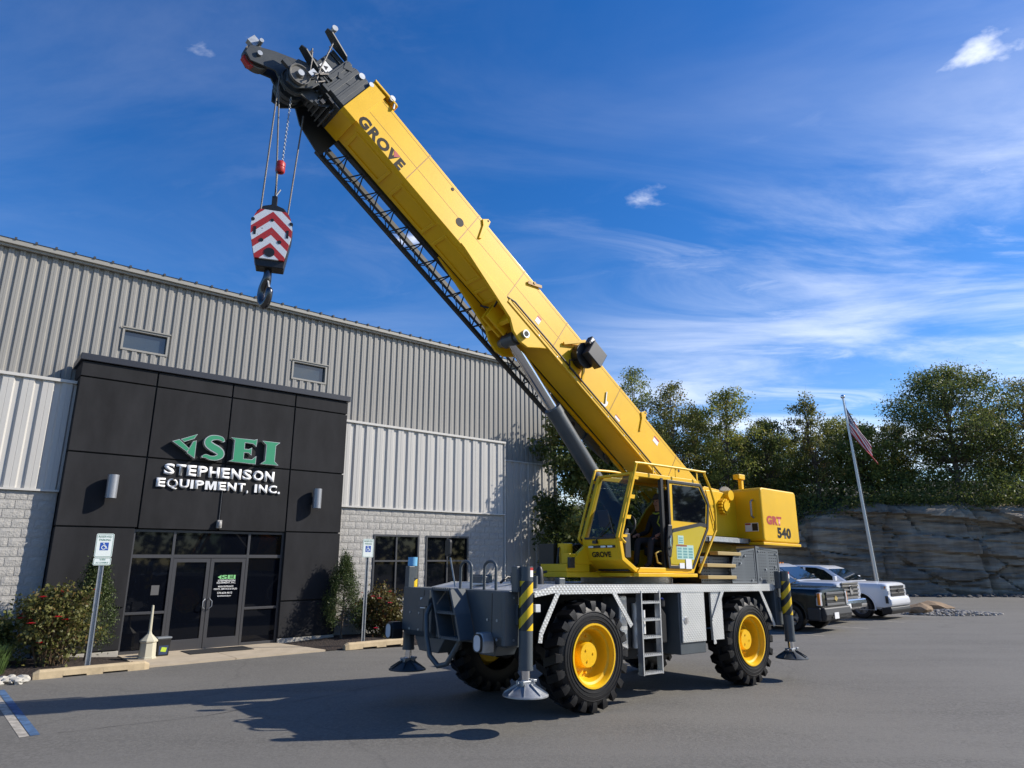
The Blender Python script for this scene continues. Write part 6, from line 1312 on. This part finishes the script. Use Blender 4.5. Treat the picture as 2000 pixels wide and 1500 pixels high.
LM = [leaf_material('leaf_mid_green', (.085, .112, .028), (.28, .31, .072), (.44, .37, .10)), leaf_material('leaf_dark_oak', (.048, .072, .020), (.17, .20, .05), (.28, .24, .07)), leaf_material('leaf_yellow_green', (.11, .135, .028), (.32, .33, .065), (.48, .37, .09)), leaf_material('leaf_olive', (.08, .095, .025), (.25, .245, .065), (.40, .25, .09))]
def tree(name, label, loc, h, r, mt, seed, leafs=11500, lsize=.17, trunk_r=.16, bare=.25, sparse=1.0, bark=None, group='trees along the top of the rock ledge', cone=.0, ncl=85):
    rng = np.random.default_rng(seed); o = empty(name, loc); tag(o, label, 'tree', group)
    top = Vector((rng.normal()*.25, rng.normal()*.25, h*.93)); tr = MB(); path = [Vector((0, 0, -.4)), Vector((rng.normal()*.08, rng.normal()*.08, h*.3)), Vector((rng.normal()*.18, rng.normal()*.18, h*.6)), top]
    sp_ = [Vector(q) for q in smooth_path([tuple(p) for p in path], 4)]; m = len(sp_); tr.tube(sp_, [trunk_r*(1-.88*i/(m-1)) for i in range(m)], 8)
    cls = []
    for k in range(ncl):
        f = bare+(1-bare)*((k+rng.random())/ncl); ang = k*2.4+rng.normal()*.4
        env = max(.30, math.sin(min(1, (f-bare)/(1-bare)*(.88)+.12)*math.pi)**.6)*(1+.25*math.sin(k*1.7+seed)) if cone == 0 else (1.05-(f-bare)/(1-bare))
        rad = r*env*rng.uniform(.35, 1.12)
        i = min(m-1, int(f*.86*(m-1))); b0 = sp_[i]; c = Vector((b0.x+rad*math.cos(ang), b0.y+rad*math.sin(ang), h*f+rng.normal()*.15)); cls.append((c, rad))
        mid = b0.lerp(c, .5)+Vector((0, 0, -.08*rad)); rr_ = trunk_r*.32*(1-f*.6)
        tr.tube([b0, mid, c], [rr_, rr_*.6, rr_*.18], 5)
        for q in range(2):
            e = c+Vector(rng.normal(size=3))*.45*(r/2.4); tr.tube([mid.lerp(c, .6), e], [rr_*.3, rr_*.1], 4)
    tr.build('trunk', bark or BARK, o, smooth=True, fix=False)
    per = int(leafs*sparse/ncl); pts = []; ti = []
    for c, rad in cls:
        sg = (.20+.17*rng.random())*(r/2.2); k = int(per*rng.uniform(.5, 1.5)); q = np.clip(rng.normal(size=(k, 3)), -1.9, 1.9)*np.array([sg, sg, sg*.72])+np.array(c); pts.append(q); ti.append(np.clip(rng.normal(.45+.2*rng.normal(), .22, k), 0, 1))
    leaves('crown', np.concatenate(pts), lsize, LM[mt], o, rng, tint=np.concatenate(ti)); return o
def on_hill(px_x, ydep): # world x from image column at depth
    return (px_x-1000)/1300*(ydep*.9659+.2588*5.5)
TR = [ # column, depth, height, radius, leaf kind, label, kwargs
 (1252, 46, 11.4, 2.3, 0, 'tall slim tree just right of the boom, tallest of the left group', dict(sparse=.7, bark=BARKP)),
 (1322, 48, 10.3, 2.4, 3, 'olive tree with thin pale top, second right of the boom', dict(sparse=.8)),
 (1368, 50, 8.8, 2.4, 0, 'mid green tree behind the cab roof between two taller crowns', {}),
 (1418, 47, 9.4, 2.5, 2, 'yellow green tree with twin tops above the crane cab', {}),
 (1500, 48, 7.0, 2.0, 1, 'dark tree with a single spiky top above the counterweight', dict(sparse=.85)),
 (1592, 47, 7.9, 1.5, 3, 'thin sparse tree with open branches left of the flagpole', dict(sparse=.5)),
 (1640, 50, 6.0, 2.5, 2, 'broad yellow green tree directly behind the flagpole', {}),
 (1700, 48, 5.3, 2.3, 0, 'low dark tree just right of the flag', {}),
 (1752, 50, 5.9, 1.7, 3, 'reddish olive tree leaning against the big dark oak', dict(sparse=.7)),
 (1868, 46, 9.3, 3.9, 1, 'large spreading dark oak, biggest crown on the right', dict(leafs=26000, trunk_r=.24, bare=.34, ncl=130)),
 (1960, 50, 6.9, 2.4, 0, 'green tree beside the dark oak near the right edge', {}),
 (2030, 46, 8.4, 2.6, 3, 'olive tree cut by the right edge of the view', dict(sparse=.7)),
 (1545, 52, 5.6, 2.6, 2, 'rounded green tree behind the counterweight', {}),
 (1450, 53, 6.3, 2.4, 1, 'dark tree filling the gap behind the crane cab', {}),
 (1285, 53, 8.2, 2.8, 1, 'dark tree low behind the boom foot', {}),
 (1210, 50, 8.4, 2.6, 0, 'green tree half hidden behind the boom', {}),
 (2120, 49, 9.5, 3.0, 0, 'tall green tree beyond the right edge of the view', {}),
]
for i, (cx, dep, h, r, mt, lb, kw) in enumerate(TR):
    x = on_hill(cx, dep); y = max(dep, ledge_y(x)+2.2); x = on_hill(cx, y); z = ledge_top(x)+.35*(y-ledge_y(x)-1.5)*.22
    tree('hill_tree', lb, (x, y, z), h*(y/dep), r, mt, 100+i, **kw)
# undergrowth on the ledge top: nobody could count it
rng = np.random.default_rng(77); pts = []; ti = []
for k in range(820):
    x = rng.uniform(-6, 62); yy = ledge_y(x)+1.3+rng.random()**1.1*13; z = ledge_top(x)+.18*(yy-ledge_y(x)-1.3); hh = rng.uniform(.5, 1.9)+.10*(yy-ledge_y(x)); q = rng.normal(size=(110, 3))*np.array([.65, .5, .42*hh])+np.array([x, yy, z+hh*.55]); q[:, 2] = np.maximum(q[:, 2], z); pts.append(q); ti.append(rng.normal(.35+.25*rng.random(), .2, 110))
for k in range(170):
    x = rng.uniform(4, 60); yy = ledge_y(x)+.75+.3*rng.random(); z = ledge_top(x)-.25+.3*rng.random(); q = rng.normal(size=(90, 3))*np.array([.6, .22, .28])+np.array([x, yy, z+.2]); pts.append(q); ti.append(rng.normal(.6, .25, 90))
ug = leaves('undergrowth', np.concatenate(pts), .19, LM[1], None, rng, tint=np.clip(np.concatenate(ti), 0, 1)); ug['kind'] = 'stuff'; tag(ug, 'dense scrub along the top of the rock ledge under the trees', 'scrub')
# tree between warehouse and crane
tree('ornamental_tree', 'dense dark tree at the warehouse corner behind the crane', (3.0, 24.8, -.08), 8.3, 2.0, 1, 501, leafs=38000, lsize=.16, trunk_r=.12, bare=.12, group=None, ncl=90)
# arborvitae
ARB = leaf_material('arborvitae_green', (.018, .034, .010), (.075, .11, .028), (.13, .14, .05), .2)
def conifer(loc, h, r, seed, label, n=14000):
    rng = np.random.default_rng(seed); o = empty('arborvitae', loc); tag(o, label, 'shrub', 'arborvitae beside the entrance')
    t = MB().tube([(0, 0, -.1), (.03, .01, h*.4), (0, 0, h*.9)], [.035, .025, .008], 7)
    pts = []
    for k in range(150):
        f = rng.random()**.8; z = h*(.16+.82*f); rad = r*(1-f)**.75*rng.uniform(.5, 1.05)*(1 if f > .12 else .75); a = rng.uniform(0, 2*math.pi); c = np.array([rad*math.cos(a), rad*math.sin(a), z]); t.tube([(0, 0, z-.12*rad/r), tuple(c)], [.008, .003], 4)
        pts.append(rng.normal(size=(n//150, 3))*np.array([.05, .05, .085])*(.6+r)+c)
    t.build('stem', BARK, o, fix=False); leaves('foliage', np.concatenate(pts), .055, ARB, o, rng, asp=.3, up=-.9)
p = bw(-2.62, -.75); conifer((p.x, p.y, .1), 2.15, .55, 21, 'pointed evergreen behind the rose bush, left of the entrance doors')
p = bw(3.30, -.40); conifer((p.x, p.y, .1), 2.05, .66, 22, 'pointed evergreen on bare stem at the right corner of the entrance block')
# rose bushes
ROSE = leaf_material('rose_leaf', (.055, .062, .016), (.19, .19, .055), (.30, .17, .07), .35)
def rose_bush(loc, r, h, seed, label, n, nfl, lm=ROSE, name='rose_bush', stems=40, fcol=(.55, .012, .03)):
    rng = np.random.default_rng(seed); o = empty(name, loc); tag(o, label, 'bush'); st2 = MB(); pts = []; ends = []
    for k in range(stems):
        a = rng.uniform(0, 2*math.pi); q = rng.random()**.6; e = Vector((r*q*math.cos(a), r*q*math.sin(a), h*(.55+.45*rng.random())*(1-.25*q*q))); b = Vector((.22*r*math.cos(a)*rng.random()*2, .22*r*math.sin(a)*rng.random()*2, 0)); mid = b.lerp(e, .5)+Vector((rng.normal()*.05, rng.normal()*.05, .05)); st2.tube([b, mid, e], [.012, .008, .004], 5); ends.append(e)
        for s in range(3): ee = mid.lerp(e, rng.random())+Vector(rng.normal(size=3))*.16; st2.tube([mid, ee], [.006, .003], 4); ends.append(ee)
    for e in ends: k = n//len(ends); pts.append(rng.normal(size=(k, 3))*np.array([.10, .10, .10])*(.5+r*.6)+np.array(e))
    P = np.concatenate(pts); P[:, 2] = np.maximum(P[:, 2], .06); st2.build('stems', mat('rose_stem', (.13, .085, .045), .9), o, fix=False); leaves('foliage', P, .075, lm, o, rng, asp=.7)
    FM = mat(f'petal_{fcol[0]}', fcol, .6)
    for k in range(nfl):
        e = ends[int(rng.integers(len(ends)))]; b = MB(); c = Vector((e.x*1.05, e.y*1.05, e.z+.03))
        toc = (Vector((0, 0, 1.4))-Vector(loc)); toc.z = 0; c += toc.normalized()*.30
        for ring_, (n_, rr_) in enumerate(((5, .075), (5, .05), (3, .028))):
            for q in range(n_): a = 2*math.pi*q/n_+ring_*.6; d = Vector((math.cos(a), math.sin(a), .25+ring_*.4)).normalized(); t_ = Vector((-math.sin(a), math.cos(a), 0)); b.add([c, c+d*rr_*.7+t_*rr_*.55, c+d*rr_*1.15, c+d*rr_*.7-t_*rr_*.55], [(0, 1, 2, 3)])
        b.build('flower', FM, o)
    return o
p = bw(-3.28, -1.25); rose_bush((p.x, p.y, .08), .58, 1.52, 31, 'tall loose rose bush with red blooms beside the van accessible sign', 6500, 16, stems=60)
p = bw(4.55, -.45); rose_bush((p.x, p.y, .05), .72, 1.15, 32, 'reddish bush with pink blooms below the office window', 9000, 12, leaf_material('mixed_red_leaf', (.05, .035, .014), (.13, .12, .03), (.20, .05, .03), .3), fcol=(.60, .03, .08))
p = bw(-4.15, -.6); rose_bush((p.x, p.y, .05), .42, .85, 33, 'small dark leaved shrub against the block wall', 2600, 0, LM[1], 'dark_shrub', 18)
# grass tuft at the left edge
rng = np.random.default_rng(9); p = bw(-4.2, -1.75); o = empty('ornamental_grass', (p.x, p.y, .05)); tag(o, 'clump of green ornamental grass at the left end of the planting bed', 'grass clump'); b = MB()
for k in range(420):
    a = rng.uniform(0, 2*math.pi); q = rng.random()*.16; L = rng.uniform(.35, .62); c = Vector((q*math.cos(a), q*math.sin(a), 0)); d = Vector((math.cos(a), math.sin(a), 0))*(L*.45*rng.random()+.05); t_ = Vector((-math.sin(a), math.cos(a), 0))*.006
    m_ = c+d*.4+Vector((0, 0, L*.7)); e = c+d+Vector((0, 0, L*.95)); b.add([c-t_, c+t_, m_+t_, m_-t_, e], [(0, 1, 2, 3), (3, 2, 4)])
b.build('blades', mat('grass_blade_green', (.05, .09, .018), .6, var=.3), o, fix=False)
p = bw(5.3, -1.7); o = empty('ornamental_grass', (p.x, p.y, .03)); tag(o, 'clump of yellow green grass behind the kerb stop by the crane', 'grass clump'); b2 = MB(); b2.v = [(x*.8, y*.8, z*.7) for x, y, z in b.v]; b2.f = list(b.f); b2.build('blades', mat('grass_blade_yellow', (.12, .14, .03), .6, var=.3), o, fix=False)

# unseen wood added behind the viewer for dark reflections in glass: one far-off mass
rng = np.random.default_rng(5); pts = []
line = [(62, 26), (52, -8), (36, -34), (0, -46), (-40, -40), (-70, -10)]
for (ax, ay), (cx_, cy_) in zip(line, line[1:]):
    L = math.hypot(cx_-ax, cy_-ay)
    for k in range(int(L*2.6)):
        f = rng.random(); x = ax+(cx_-ax)*f+rng.normal()*1.8; y = ay+(cy_-ay)*f+rng.normal()*1.8; z = rng.random()**.8*(8.5+2.5*math.sin(x*.31+y*.22)); pts.append(np.clip(rng.normal(size=(34, 3)), -2, 2)*np.array([.9, .9, .75])+np.array([x, y, z]))
P = np.concatenate(pts); P[:, 2] = np.maximum(P[:, 2], -.1); wd = leaves('reflection_wood', P, .75, LM[1], None, rng, asp=.8); wd['kind'] = 'stuff'; tag(wd, 'unseen belt of trees added across the lot for dark window reflections', 'wood')
